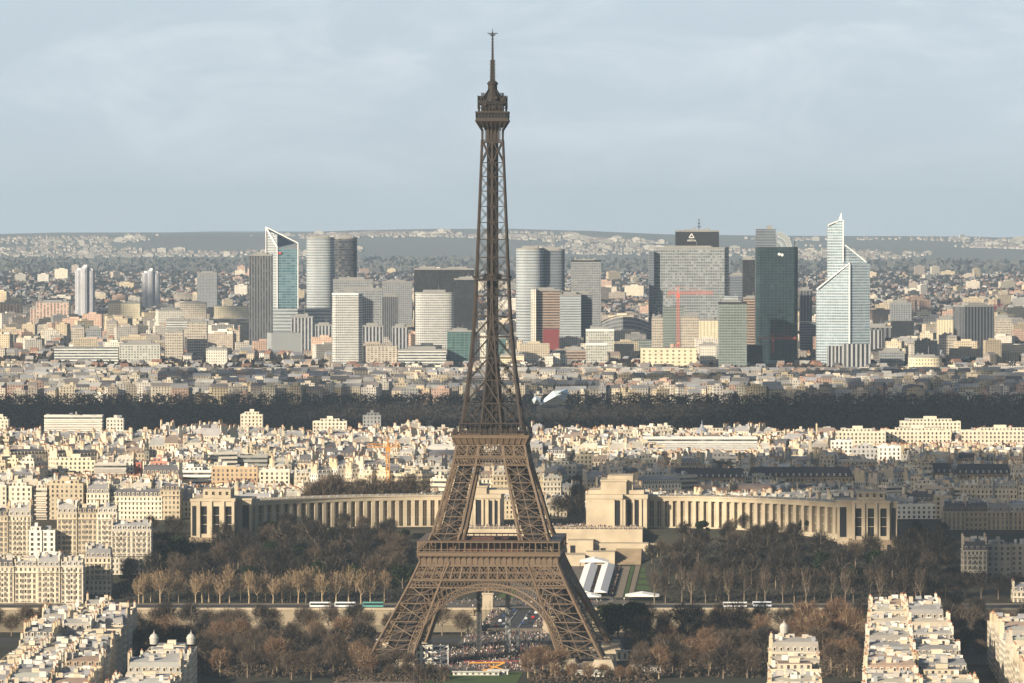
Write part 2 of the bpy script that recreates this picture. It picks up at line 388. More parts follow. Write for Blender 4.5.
# bridge over the river
def bridge():
    c = axp(0, 235); e = empty('road_bridge', (c[0], c[1], 0), AR, 'wide stone road bridge with crowded pavements seen through the tower arch', 'bridge')
    m = MB(); m.box(-18, 18, -66, 66, .6, 2.4, 0, bottom=True); m.build('deck', PAVE, e)
    m = MB(); m.face([(-11, -66, 2.46), (11, -66, 2.46), (11, 66, 2.46), (-11, 66, 2.46)]); m.build('roadway', ASPH, e)
    for x in (-3.7, 3.7):
        m = MB(); m.face([(x - .12, -64, 2.5), (x + .12, -64, 2.5), (x + .12, 64, 2.5), (x - .12, 64, 2.5)]); m.build('lane_marking', WHITE, e)
    for s in (-1, 1):
        m = MB(); m.box(s * 17.5 - .3, s * 17.5 + .3, -66, 66, 2.4, 3.5); m.build('parapet', STONE, e)
    for v in (-40, -13, 13, 40):
        m = MB(); m.box(-19, 19, v - 2, v + 2, -8.5, .6); m.build('pier', STONE_DK, e)
bridge()
def statue(u, v, label):
    x, y, _ = axp(u, v); e = empty('bridge_statue', (x, y, 2.4 if v > 200 else 0), AR, label, 'statue', 'tall pedestals at the bridge ends')
    m = MB(); m.box(-3.6, 3.6, -3.2, 3.2, 0, 1); m.box(-3, 3, -2.7, 2.7, 1, 8.6); m.box(-3.5, 3.5, -3.1, 3.1, 8.6, 9.4); m.build('pedestal', STONE, e)
    m = MB()      # horse and standing warrior
    m.tube([(-1.8, 0, 11.6), (-1, 0, 11.9), (.6, 0, 11.7), (1.6, 0, 12), (2.3, 0, 13.2), (2.9, 0, 13.4), (3.3, 0, 12.8)], [.5, .85, .75, .8, .45, .36, .2], 8)
    for a, b3 in ((-1.5, -.4), (-1.4, .4), (1.3, -.4), (1.4, .4)): m.tube([(a, b3, 11.6), (a - .1, b3, 10.4), (a, b3, 9.4)], [.35, .2, .18], 6)
    m.tube([(-1.9, 0, 11.8), (-2.5, 0, 11), (-2.5, 0, 10)], [.2, .2, .05], 5)
    m.build('horse', STONE_DK, e)
    m = MB(); m.tube([(.5, -1.4, 9.4), (.5, -1.4, 10.9), (.5, -1.4, 12), (.5, -1.4, 12.9), (.5, -1.4, 13.2), (.5, -1.4, 13.6), (.5, -1.4, 13.9)], [.35, .42, .5, .55, .2, .28, .05], 8)
    m.tube([(.5, -1.4, 12.7), (1.2, -1.2, 12.2), (1.7, -.7, 12.6)], [.2, .16, .12], 5); m.build('rider', STONE_DK, e)
statue(-21, 166, 'near left pedestal with horse statue at the tower end of the bridge')
statue(21, 166, 'near right pedestal with horse statue at the tower end of the bridge')
statue(-21, 306, 'far left pedestal with horse statue at the palace end of the bridge')
statue(21, 306, 'far right pedestal with horse statue at the palace end of the bridge')
# paving and roads
sheet('esplanade', [axp(-60, -75), axp(60, -75), axp(60, 66), axp(-60, 66)], PAVE, .08)
sheet('quay_road', [(-700, 2800), (700, 2800), (700, 2832), (-700, 2832)], ASPH, .12)
sheet('bridge_approach', [axp(-24, 66), axp(24, 66), axp(24, 169), axp(-24, 169)], PAVE, .16)
sheet('north_road', [(-700, 3008), (700, 3008), (700, 3034), (-700, 3034)], ASPH, None, 1)
sheet('junction_paving', [axp(-70, 302), axp(70, 302), axp(60, 372), axp(-60, 372)], PAVE, 3.25)
sheet('lawn', [axp(-26, -175), axp(20, -175), axp(20, -78), axp(-26, -78)], GRASS, .14)
sheet('park_path', [axp(-70, -420), axp(-30, -420), axp(-30, -75), axp(-70, -75)], GRAVEL, .1)
for a, b4 in ((-560, -60), (60, 560)):
    sheet('quay_pavement', [(a, 3034), (b4, 3034), (b4, 3044), (a, 3044)], GRAVEL, None, 1)
# ------------------------------------------------------------------ the iron tower
OUTP = [(0, 61.8), (7.5, 57.8), (39.3, 40.9), (50.7, 35.6), (57.5, 32.8), (63.5, 30.2), (101, 19.4), (112, 17.4), (120, 15.6), (138.6, 12.9), (159.5, 10.6), (180, 9.0), (205, 7.9), (222, 7.2), (267, 5.4), (282, 5.2)]
INP = [(0, 39.5), (7.5, 36.4), (39.3, 25.2), (57.5, 17.6), (63.5, 15.4), (101, 7.6), (120, 5.2), (138.6, 3.5), (159.5, 1.9), (182, .25), (290, .25)]
def ow(z): return float(np.interp(z, [a for a, b in OUTP], [b for a, b in OUTP]))
def iw(z): return float(np.interp(z, [a for a, b in INP], [b for a, b in INP]))
TW = empty('lattice_tower', (AX[0], AX[1], 0), AR, 'tall brown iron lattice tower on four arched legs in the centre', 'tower')
def leg_part(name, sx, sy, zs, pw, bw, mat, star=True, sub=1):
    m = MB()
    def C(i, z):     # four corner posts: 0 outer-outer, 1 inner x/outer y, 2 inner-inner, 3 outer x/inner y
        o, n_ = ow(z), iw(z)
        return ((sx * o, sy * o, z), (sx * n_, sy * o, z), (sx * n_, sy * n_, z), (sx * o, sy * n_, z))[i]
    for i in range(4):
        for a, b in zip(zs[:-1], zs[1:]): m.bar(C(i, a), C(i, b), pw)
    for a, b in zip(zs[:-1], zs[1:]):
        for i in range(4):
            j = (i + 1) % 4
            m.bar(C(i, a), C(j, b), bw, w2=bw * .5); m.bar(C(j, a), C(i, b), bw, w2=bw * .5)
            m.bar(C(i, b), C(j, b), bw * 1.15, w2=bw * .6)
            if star:
                mid = [(C(i, a)[k] + C(j, b)[k] + C(j, a)[k] + C(i, b)[k]) / 4 for k in range(3)]
                p = [(C(i, a)[k] + C(i, b)[k]) / 2 for k in range(3)]; q = [(C(j, a)[k] + C(j, b)[k]) / 2 for k in range(3)]
                m.bar(p, q, bw * .7, w2=bw * .4)
                lo = [(C(i, a)[k] + C(j, a)[k]) / 2 for k in range(3)]; hi = [(C(i, b)[k] + C(j, b)[k]) / 2 for k in range(3)]
                m.bar(lo, hi, bw * .5, w2=bw * .4)
                d = Vector(q) - Vector(p); d.normalize(); g = bw * 1.1
                up = (Vector(hi) - Vector(lo)).normalized(); c = Vector(mid); nn = d.cross(up).normalized() * (bw * .45)
                m.face([tuple(c + nn * s + d * g * cos(t) + up * g * sin(t)) for s in (1,) for t in [k * pi / 3 for k in range(6)]])
                m.face([tuple(c - nn + d * g * cos(t) + up * g * sin(t)) for t in [k * pi / 3 for k in range(6)]])
    m.build(name, mat, TW)
zl = list(np.linspace(5, 41, 5)) + [46.5, 52, 57.5]
for sx in (-1, 1):
    for sy in (-1, 1):
        leg_part('leg', sx, sy, zl, 1.3, .8, IRON)
        leg_part('upper_leg', sx, sy, list(np.linspace(58, 101, 6)) + [106, 112, 117], 1.1, .62, IRON)
        # masonry foot
        m = MB(); c = (62.5 + 38) / 2
        for a in (-1, 1):
            for b in (-1, 1):
                x = sx * c + a * 9.2; y = sy * c + b * 9.2
                m.frus(x - 6.4, x + 6.4, y - 6.4, y + 6.4, 0, 5.2, 2.0, 2.0)
        m.frus(sx * c - 15.2, sx * c + 15.2, sy * c - 15.2, sy * c + 15.2, 0, 3.4, .8, .8)
        m.build('pedestal', STONE, TW)
# solid dark core along each leg's lift track, added for the shade between bars
for sx in (-1, 1):
    for sy in (-1, 1):
        m = MB(); zz = [5, 20, 38, 50, 57, 70, 85, 100, 115]
        R = []
        for z in zz:
            c_ = (ow(z) + iw(z)) / 2; h_ = (ow(z) - iw(z)) * .24
            R.append([(sx * c_ + a * h_, sy * c_ + b * h_, z) for a, b in ((-1, -1), (1, -1), (1, 1), (-1, 1))])
        for a, b in zip(R[:-1], R[1:]):
            for k in range(4): m.face([a[k], a[(k + 1) % 4], b[(k + 1) % 4], b[k]])
        m.build('leg_shade_core', IRON_DK, TW)
def face4(fn):           # run fn(map) for each of the four faces; map((u, depth outwards, z))
    for k in range(4):
        a = k * pi / 2; ca, sa = cos(a), sin(a)
        fn(lambda u, d, z, ca=ca, sa=sa: (u * ca + d * sa, u * sa - d * ca, z))
# arches
def arch(M_):
    m = MB(); R1, R2, zc = 36.9, 39.9, 1.9
    def Q(R, t):
        u = R * cos(t); z = zc + R * sin(t); return M_(u, ow(z) + .5, z), M_(u, ow(z) - 1.6, z)
    n = 44; t0 = .10; prev = None
    for i in range(n + 1):
        t = t0 + (pi - 2 * t0) * i / n
        a, a2 = Q(R1, t); b, b2 = Q(R2, t); c, c2 = Q((R1 + R2) / 2, t)
        m.bar(a, b, .35)
        if prev:
            m.bar(prev[0], a, .75, w2=.9); m.bar(prev[1], b, .55, w2=.7)
            m.face([prev[0], a, a2, prev[3]]); m.bar(prev[0], b, .28); m.bar(prev[1], a, .28)
            m.bar(prev[4], a2, .4); m.bar(prev[1], b, .5)
        prev = (a, b, a2, a2, a2)
    # ring of small arcades in the spandrels
    for i in range(1, n):
        t = t0 + (pi - 2 * t0) * i / n
        if .62 < t < pi - .62 and abs(t - pi / 2) > .34:
            b = R2 * sin(t) + zc; top = 39.6
            if top - b > .8:
                u = R2 * cos(t); m.bar(M_(u, ow(b) + .4, b), M_(u * 1.06, ow(min(top, b + 7)) + .4, min(top, b + 7)), .4)
    for s in (-1, 1):        # straight strut where the spandrel meets the leg
        z1, z2 = 22, 39.5
        prev = None
        for k in range(9):
            t = .52 + .62 * k / 8; R = R2 + 3.4
            u = s * R * cos(t); z = min(39.4, zc + R * sin(t)); p = M_(u, ow(z) + .4, z)
            if prev: m.bar(prev, p, .45)
            prev = p
    m.build('arch', IRON, TW)
face4(arch)
# first platform
def band(m, M_, z0, z1, hw, off, nx, bw, post=.5, rail=.6, tilt=True, hw1=None):
    hw1 = hw1 if hw1 is not None else hw
    f = lambda i, z: M_((hw + (hw1 - hw) * (z - z0) / (z1 - z0)) * (-1 + 2 * i / nx), ow(z) + off if tilt else off, z)
    for z in (z0, z1): m.bar(f(0, z), f(nx, z), rail)
    for i in range(nx):
        m.bar(f(i, z0), f(i + 1, z1), bw, w2=.25); m.bar(f(i + 1, z0), f(i, z1), bw, w2=.25)
        if post: m.bar(f(i, z0), f(i, z1), post, w2=.35)
    if post: m.bar(f(nx, z0), f(nx, z1), post)
def girder1(M_):
    m = MB()
    band(m, M_, 39.8, 43.4, ow(39.8), .4, 44, .3, 0, .6, hw1=ow(43.4))
    band(m, M_, 44.0, 50.4, ow(44), .4, 16, .5, .7, .5, hw1=ow(50.4))
    band(m, M_, 44.0, 50.4, ow(44), .3, 32, .2, 0, .3, hw1=ow(50.4))
    band(m, M_, 47.2, 47.4, ow(47), .3, 2, .1, 0, .4)
    m.build('girder', IRON, TW)
    m = MB(); m.face([M_(-34, 33.6, 44.2), M_(34, 33.6, 44.2), M_(34, 33.6, 50.3), M_(-34, 33.6, 50.3)]); m.build('shade_plate', IRON_DK, TW)  # dark sheet added behind the lattice, standing for the shade inside
    m = MB()            # frieze with brackets
    A = lambda u, d, z: M_(u, d, z)
    m.face([A(-35.4, 35.4, 50.9), A(35.4, 35.4, 50.9), A(35.4, 35.4, 54.6), A(-35.4, 35.4, 54.6)])
    m.face([A(-36.6, 36.6, 55.6), A(36.6, 36.6, 55.6), A(36.6, 36.6, 57.6), A(-36.6, 36.6, 57.6)])
    m.face([A(-35.4, 35.4, 54.6), A(35.4, 35.4, 54.6), A(36.6, 36.6, 55.6), A(-36.6, 36.6, 55.6)])
    for i in range(25):
        u = -35.2 + 70.4 * i / 24
        m.bar(A(u, 35.5, 51.2), A(u, 35.5, 54.6), .55, w2=.5); m.bar(A(u, 35.6, 54.2), A(u, 36.7, 55.6), .55)
    m.bar(A(-36.8, 36.8, 57.7), A(36.8, 36.8, 57.7), .45); m.bar(A(-35.6, 35.6, 50.9), A(35.6, 35.6, 50.9), .6)
    m.build('frieze', IRON, TW)
    m = MB()            # gallery: posts, rail, mesh roof
    for i in range(25):
        u = -36 + 72 * i / 24; m.bar(A(u, 36.2, 57.6), A(u, 36.2, 62.6), .3 if i % 4 else .6)
    m.bar(A(-36.4, 36.3, 59), A(36.4, 36.3, 59), .28); m.bar(A(-36.5, 36.3, 62.7), A(36.5, 36.3, 62.7), .55)
    m.face([A(-36.4, 36.4, 62.9), A(36.4, 36.4, 62.9), A(30, 30.5, 63.4), A(-30, 30.5, 63.4)])
    m.build('gallery', IRON, TW)
face4(girder1)
m = MB()
for a, b, c, d in ((-36, 36, -36, -14), (-36, 36, 14, 36), (-36, -14, -14, 14), (14, 36, -14, 14)): m.box(a, b, c, d, 55.9, 57.1, bottom=True)
m.build('first_floor', IRON_DK, TW)
m = MB()
for s in (-1, 1):
    m.box(-30, 30, s * 27 - .4, s * 27 + .4, 45, 55.9, bottom=True); m.box(s * 27 - .4, s * 27 + .4, -26.5, 26.5, 45, 55.9, bottom=True)
m.build('inner_girder', IRON_DK, TW)
m = MB()
for a, b, c, d in ((-22, 22, -29, -19), (-22, 22, 19, 29), (-29, -19, -13, 13), (19, 29, -13, 13)):
    m.box(a, b, c, d, 57.12, 62)
m.build('pavilion', plain('pavilion_red', (.10, .045, .03), .5, 0, .5, .4), TW)
def girder2(M_):
    m = MB()
    band(m, M_, 101.3, 105, ow(101.3), .35, 24, .26, 0, .6, hw1=ow(105))
    band(m, M_, 105.8, 111.2, ow(106), .35, 6, .5, .7, .6, hw1=ow(111)); band(m, M_, 105.8, 111.2, ow(106), .25, 12, .18, 0, .3, hw1=ow(111))
    m.build('girder', IRON, TW)
    for s in (-1, 1): m = MB(); m.face([M_(s * 7.4, 16.2, 101.5), M_(s * 16.4, 16.2, 101.5), M_(s * 16, 16.2, 111), M_(s * 7.4, 16.2, 111)][::s]); m.build('shade_plate', IRON_DK, TW)  # dark sheets again added for the shade behind the second band
    m = MB(); A = M_
    m.face([A(-18, 18, 111.8), A(18, 18, 111.8), A(19.6, 19.6, 115.2), A(-19.6, 19.6, 115.2)])
    m.face([A(-19.6, 19.6, 115.2), A(19.6, 19.6, 115.2), A(19.6, 19.6, 116.4), A(-19.6, 19.6, 116.4)])
    for i in range(13):
        u = -17.6 + 35.2 * i / 12; m.bar(A(u, 18.1, 111.6), A(u * 1.09, 19.7, 115.2), .5)
    m.bar(A(-19.8, 19.7, 116.5), A(19.8, 19.7, 116.5), .4); m.build('frieze', IRON, TW)
    m = MB()
    for i in range(21):
        u = -19.4 + 38.8 * i / 20; m.bar(A(u, 19.4, 116.4), A(u, 19.4, 119.2), .18)
    for z in (117.6, 119.2): m.bar(A(-19.5, 19.4, z), A(19.5, 19.4, z), .22)
    for i in range(13):
        u = -16 + 32 * i / 12; m.bar(A(u, 16.4, 117), A(u, 16.4, 122.4), .3)
    m.bar(A(-16.5, 16.4, 122.5), A(16.5, 16.4, 122.5), .5)
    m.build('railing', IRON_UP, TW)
face4(girder2)
m = MB(); m.box(-19.4, 19.4, -19.4, 19.4, 114.6, 116.3, bottom=True); m.box(-12.5, 12.5, -12.5, 12.5, 116.3, 121.2)
m.build('second_floor', IRON_DK, TW)
# shaft above the second platform
def shaft():
    m = MB()
    zs = [120]; 
    while zs[-1] < 263:
        z = zs[-1]; wd = (ow(z) - iw(z)); zs.append(z + max(6.2, wd * 1.22))
    zs[-1] = 268
    for a, b in zip(zs[:-1], zs[1:]):
        for k in range(4):
            r = k * pi / 2; ca, sa = cos(r), sin(r); M_ = lambda u, d, z: (u * ca + d * sa, u * sa - d * ca, z)
            for s in (-1, 1):
                O = lambda z: M_(s * ow(z), ow(z), z); I = lambda z: M_(s * iw(z), ow(z), z)
                if s == 1: m.bar(O(a), O(b), 1.0 - (a - 120) / 450)
                m.bar(I(a), I(b), .75 - (a - 120) / 500)
                m.bar(O(a), I(b), .6, w2=.25); m.bar(I(a), O(b), .6, w2=.25); m.bar(O(b), I(b), .42)
                c = Vector(O(a)) * .25 + Vector(I(a)) * .25 + Vector(O(b)) * .25 + Vector(I(b)) * .25
                nrm = Vector(M_(0, 1, 0)); rt = Vector(M_(1, 0, 0)); g = .8
                for e_ in (-.3, .3) if a < 150 else (): m.face([tuple(c + nrm * e_ + rt * g * cos(t * pi / 3) + Vector((0, 0, g * sin(t * pi / 3)))) for t in range(6)])
                if a > 150:      # star where the two inner members meet
                    c = Vector(I(b)); g = .95
                    m.face([tuple(c + nrm * .42 + rt * g * cos(t * pi / 3) + Vector((0, 0, g * sin(t * pi / 3)))) for t in range(6)])
            if iw(a) > .9:
                m.bar(M_(-iw(a), ow(a), a), M_(iw(b), ow(b), b), .45); m.bar(M_(iw(a), ow(a), a), M_(-iw(b), ow(b), b), .45); m.bar(M_(-iw(b), ow(b), b), M_(iw(b), ow(b), b), .5)
            # inner faces of the legs low down
            if a < 175:
                for s in (-1, 1):
                    m.bar(M_(s * iw(a), ow(a), a), M_(s * iw(b), iw(b), b), .4); m.bar(M_(s * iw(a), iw(a), a), M_(s * iw(b), iw(b), b), .6)
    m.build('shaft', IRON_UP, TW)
    m = MB()
    for x in (-2.4, 0, 2.4):
        for y in (-2.4, 2.4): m.bar((x, y, 116), (x, y, 276), .8)
    z = 118
    while z < 276:
        for s in (-1, 1):
            m.bar((-2.4, s * 2.4, z), (2.4, s * 2.4, z), .4); m.bar((s * 2.4, -2.4, z), (s * 2.4, 2.4, z), .4)
            m.bar((-2.4, s * 2.4, z), (2.4, s * 2.4, z + 3.6), .35)
        z += 3.6
    m.box(-1.9, 1.9, -1.9, 1.9, 121, 270); m.build('lift_shaft', IRON_DK, TW)
    m = MB(); m.box(-8.9, 8.9, -8.9, 8.9, 195.6, 196.4, bottom=True); m.box(-4.4, 4.4, -4.4, 4.4, 196.4, 199)
    for s in (-1, 1):
        for i in range(9):
            u = -9.2 + 2.3 * i; m.bar((u, s * 9.2, 196.6), (u, s * 9.2, 198), .15); m.bar((s * 9.2, u, 196.6), (s * 9.2, u, 198), .15)
        m.bar((-9.2, s * 9.2, 198), (9.2, s * 9.2, 198), .2); m.bar((s * 9.2, -9.2, 198), (s * 9.2, 9.2, 198), .2)
    m.build('intermediate_platform', IRON_DK, TW)
shaft()
# summit
m = MB(); m.box(-5.2, 5.2, -5.2, 5.2, 266.5, 267.3, bottom=True); m.box(-3.2, 3.2, -3.2, 3.2, 267.3, 276)
for k in range(4):
    r = k * pi / 2; ca, sa = cos(r), sin(r); M_ = lambda u, d, z: (u * ca + d * sa, u * sa - d * ca, z)
    for i in range(7):
        u = -5.2 + 10.4 * i / 6; m.bar(M_(u, 5.25, 267), M_(u, 5.4, 273), .4); m.bar(M_(u, 5.4, 273), M_(u * 1.5, 8.3, 277.8), .45)
    m.face([M_(-5.4, 5.4, 274.5), M_(5.4, 5.4, 274.5), M_(8.2, 8.2, 277.6), M_(-8.2, 8.2, 277.6)])
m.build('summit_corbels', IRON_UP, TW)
m = MB(); m.box(-8.5, 8.5, -8.5, 8.5, 277.6, 278.4, bottom=True); m.box(-8.2, 8.2, -8.2, 8.2, 278.4, 279.4)
for k in range(4):
    r = k * pi / 2; ca, sa = cos(r), sin(r); M_ = lambda u, d, z: (u * ca + d * sa, u * sa - d * ca, z)
    for i in range(11): m.bar(M_(-8.2 + 1.64 * i, 8.2, 279.4), M_(-8.2 + 1.64 * i, 8.2, 282.2), .22)
    m.face([M_(-8, 7.6, 279.4), M_(8, 7.6, 279.4), M_(8, 7.6, 281.9), M_(-8, 7.6, 281.9)], 1)
m.box(-8.5, 8.5, -8.5, 8.5, 282, 282.7, bottom=True)
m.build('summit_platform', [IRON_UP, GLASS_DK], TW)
m = MB(); rr = random.Random(5)
m.box(-5.6, 5.6, -5.6, 5.6, 282.7, 287.4); m.box(-6.9, 6.9, -6.9, 6.9, 287.2, 287.8, bottom=True)
for k in range(4):
    r = k * pi / 2; ca, sa = cos(r), sin(r); M_ = lambda u, d, z: (u * ca + d * sa, u * sa - d * ca, z)
    for i in range(9):
        u = -7 + 1.75 * i; m.bar(M_(u, 7, 282.7), M_(u, 7, 286.5 + rr.random() * 3.6), .28)
    for i in range(6):
        u = rr.uniform(-6.5, 6.5); z = rr.uniform(284, 289.5); m.box(*sorted((M_(u, 6.2, z)[0] - .9, M_(u, 6.2, z)[0] + .9)), *sorted((M_(u, 6.2, z)[1] - .9, M_(u, 6.2, z)[1] + .9)), z, z + 1.5)
    m.bar(M_(-7, 7, 284.6), M_(7, 7, 284.6), .25); m.bar(M_(-7, 7, 286.8), M_(7, 7, 286.8), .25)
    for s in (-1, 1):
        m.bar(M_(s * 6, 6, 287.5), M_(s * 1.6, 1.6, 294.5), .5); m.bar(M_(s * 3, 5.2, 287.5), M_(s * .9, 1.6, 294.5), .35)
        m.bar(M_(s * 7.2, 7.2, 284), M_(s * 7.2, 7.2, 291), .3); m.bar(M_(s * 4.4, 5.4, 288), M_(s * 4.4, 5.4, 292.4), .4)
m.lathe((0, 0, 0), [(5.6, 287.6), (5.2, 289.2), (4.3, 291), (3, 292.8), (2.4, 294.2), (2.4, 296.6), (2.9, 296.8), (2.9, 297.3), (1.9, 298.4), (0, 299.4)], 12)
m.build('cupola', IRON_DK, TW)
m = MB()
for a, b in ((-1, -1), (1, -1), (1, 1), (-1, 1)): m.bar((a, b, 297), (a * .8, b * .8, 309.5), .4)
m.box(-.85, .85, -.85, .85, 297, 309.4)
for k in range(7):
    z = 299 + k * 1.55; m.box(-1.15, 1.15, -1.15, 1.15, z, z + .4); 
    for s in (-1, 1): m.bar((s * 1.2, 0, z), (s * (1.4 + .5 * (k % 2)), 0, z + .7), .2)
m.tube([(0, 0, 309.4), (0, 0, 316), (0, 0, 324)], [.55, .42, .3], 8)
for k in range(8): m.box(-.75, .75, -.75, .75, 310.6 + k * 1.55, 311 + k * 1.55)
m.box(-1.5, 1.5, -1.5, 1.5, 322, 322.5); m.bar((-2.6, 0, 323), (2.6, 0, 323), .45); m.bar((0, -2.6, 323), (0, 2.6, 323), .45); m.bar((0, 0, 322), (0, 0, 325.5), .25)
m.build('mast', IRON_DK, TW)

# ------------------------------------------------------------------ palace with two curved wings
PALW = plain('palace_stone', (.53, .45, .33), .85, 0, .55, .09)
def bayline(m, p, q, z0, z1, nb, T, zwin=(.12, .86), wfrac=.46, dep=1.4, mw=0, mg=1, piers=True):
    """straight wall from p to q (outside on its right) with nb tall recessed windows"""
    P0 = Vector((p[0], p[1])); P1 = Vector((q[0], q[1])); d = (P1 - P0); ln = d.length; d.normalize(); nrm = Vector((d.y, -d.x))
    def W(s, o, z): v = P0 + d * s + nrm * o; return T((v.x, v.y, z))
    b = ln / nb; a0, a1 = z0 + (z1 - z0) * zwin[0], z0 + (z1 - z0) * zwin[1]
    for i in range(nb):
        s0, s1 = i * b, (i + 1) * b; w0, w1 = s0 + b * (1 - wfrac) / 2, s1 - b * (1 - wfrac) / 2
        m.face([W(s0, 0, z0), W(w0, 0, z0), W(w0, 0, z1), W(s0, 0, z1)], mw); m.face([W(w1, 0, z0), W(s1, 0, z0), W(s1, 0, z1), W(w1, 0, z1)], mw)
        m.face([W(w0, 0, z0), W(w1, 0, z0), W(w1, 0, a0), W(w0, 0, a0)], mw); m.face([W(w0, 0, a1), W(w1, 0, a1), W(w1, 0, z1), W(w0, 0, z1)], mw)
        m.face([W(w0, 0, a0), W(w0, -dep, a0), W(w0, -dep, a1), W(w0, 0, a1)], mw); m.face([W(w1, -dep, a0), W(w1, 0, a0), W(w1, 0, a1), W(w1, -dep, a1)], mw)
        m.face([W(w0, -dep, a0), W(w1, -dep, a0), W(w1, 0, a0), W(w0, 0, a0)][::-1], mw); m.face([W(w0, 0, a1), W(w1, 0, a1), W(w1, -dep, a1), W(w0, -dep, a1)][::-1], mw)
        m.face([W(w0, -dep, a0), W(w1, -dep, a0), W(w1, -dep, a1), W(w0, -dep, a1)], mg)
        for k in (.33, .66):
            zz = a0 + (a1 - a0) * k; m.face([W(w0, -dep + .1, zz), W(w1, -dep + .1, zz), W(w1, -dep + .1, zz + .35), W(w0, -dep + .1, zz + .35)], mw)
def palace(side):
    nm = 'left' if side < 0 else 'right'
    c = axp(0, 592); E = empty('curved_palace', (c[0], c[1], 31), AR, f'{nm} curved wing of the pale stone palace with a pillared colonnade', 'palace', 'stone palace wings behind the gardens')
    s = side
    I = lambda p: p
    def poly_box(name, u0, u1, v0, v1, z0, z1, nf, ns, mats=(PALW, GLASS_DK), win=(.1, .84), par=E, wf=.46):
        m = MB(); u0, u1 = sorted((s * u0, s * u1))
        bayline(m, (u0, v0), (u1, v0), z0, z1, nf, I, win, wf); bayline(m, (u1, v0), (u1, v1), z0, z1, ns, I, win, wf)
        bayline(m, (u1, v1), (u0, v1), z0, z1, nf, I, win, wf); bayline(m, (u0, v1), (u0, v0), z0, z1, ns, I, win, wf)
        m.face([(u0, v0, z1), (u1, v0, z1), (u1, v1, z1), (u0, v1, z1)]); return m.build(name, list(mats), par)
    # central pavilion: broad plain block with one tall window, attic on top
    H = 22.4
    pv = empty('pavilion', (0, 0, 0)); pv.parent = E
    m = MB(); u = lambda a: s * a
    def bx(a, b, c1, d, z0, z1, mm=0, off=0):
        a, b = sorted((s * a, s * b)); m.box(a, b, c1, d, z0, z1, mm)
    ui = 24 if s > 0 else 30
    bx(ui, 46, -8, 34, -2, H - 2.6); bx(46, 62, -3, 30, -2, H - 2.8); bx(ui - .4, 47, -8.5, 34.5, H - 2.6, H)
    for a in (40.5, 45.5, 47.3): bx(a, a + 1.4, -9.2, -8, -2, H - 3)
    for a in (48, 52.6, 57.2): bx(a + .3, a + 1.6, -4, -3, -2, H - 3)
    bx(45.9, 62.5, -3.6, 30, H - 2.8, H - .2)
    if s < 0:
        for a in (30.2, 33.6, 37.4): bx(a, a + 1.3, -9, -8, -2, H - 3)
    m.build('wall', PALW, pv)
    m = MB()
    if s < 0: bx(31.8, 33.4, -8.3, -7.9, 1, H - 4); bx(35.2, 37.1, -8.3, -7.9, 1, H - 4)
    bx(42.2, 45.2, -8.3, -7.9, 1, H - 3.5); bx(49.7, 52.2, -3.3, -2.9, 1, H - 3.5); bx(54.3, 56.8, -3.3, -2.9, 1, H - 3.5); m.build('tall_window', GLASS_DK, pv)
    m = MB(); t8 = 8 if s > 0 else 4
    bx(ui + 9, 49, -2, 28, H, H + t8); bx(ui + 8.4, 49.6, -2.6, 28.6, H + t8, H + t8 + 1); bx(37 if s > 0 else 44, 53, 2, 26, H + 2.4, H + t8 + 3.5); bx(25, 60, 0, 26, H, H + 2.4); m.build('attic', PALW, pv)
    # curved wing
    n = 25; pts = []
    for i in range(n + 1):
        t = i / n; a = radians(8 + 70 * t)
        uu = 62 + 122 * t; vv = 14 - 74 * t ** 2.1
        pts.append((uu, vv))
    w_ = MB(); gl = MB(); H2 = 20.6
    for (a, b) in zip(pts[:-1], pts[1:]):
        p, q = (a, b) if s > 0 else ((-b[0], b[1]), (-a[0], a[1]))
        P0 = Vector(p); P1 = Vector(q); d = (P1 - P0).normalized(); nr = Vector((d.y, -d.x)); ln = (P1 - P0).length
        def W(s_, o, z): v = P0 + d * s_ + nr * o; return (v.x, v.y, z)
        gl.face([W(0, -2.6, -2), W(ln, -2.6, -2), W(ln, -2.6, H2 - 3.2), W(0, -2.6, H2 - 3.2)])
        w_.face([W(0, 0, H2 - 3.2), W(ln, 0, H2 - 3.2), W(ln, 0, H2), W(0, 0, H2)]); w_.face([W(0, .5, H2 - .9), W(ln, .5, H2 - .9), W(ln, .5, H2 - .1), W(0, .5, H2 - .1)])
        w_.face([W(0, 0, H2 - 3.2), W(0, -2.6, H2 - 3.2), W(ln, -2.6, H2 - 3.2), W(ln, 0, H2 - 3.2)])
        w_.face([W(0, .5, H2 - .1), W(ln, .5, H2 - .1), W(ln, -20, H2), W(0, -20, H2)]); w_.face([W(0, -20, -2), W(0, -20, H2), W(ln, -20, H2), W(ln, -20, -2)])
        w_.face([W(0, .5, -4), W(ln, .5, -4), W(ln, .5, 1.2), W(0, .5, 1.2)]); w_.face([W(0, .5, 1.2), W(ln, .5, 1.2), W(ln, -2.6, 1.2), W(0, -2.6, 1.2)])
        for zz in (6.5, 11.8): w_.face([W(0, -2.5, zz), W(ln, -2.5, zz), W(ln, -2.5, zz + .5), W(0, -2.5, zz + .5)])
        w_.face([W(ln * .42, -2.5, 1.2), W(ln * .58, -2.5, 1.2), W(ln * .58, -2.5, H2 - 3.2), W(ln * .42, -2.5, H2 - 3.2)])
        if True:
            pm = MB(); k = [W(-1.15, -.1, 1.2), W(1.15, -.1, 1.2), W(1.15, -2.4, 1.2), W(-1.15, -2.4, 1.2)]; k2 = [(x, y, H2 - 3.2) for x, y, z in k]
            for i in range(4): j = (i + 1) % 4; pm.face([k[i], k[j], k2[j], k2[i]])
            pm.build('pillar', PALW, E)
    w_.build('entablature', PALW, E); gl.build('glazed_wall', facade('palace_glazing_' + nm, (.2, .17, .12), (.02, .021, .025), .9, .95), E)
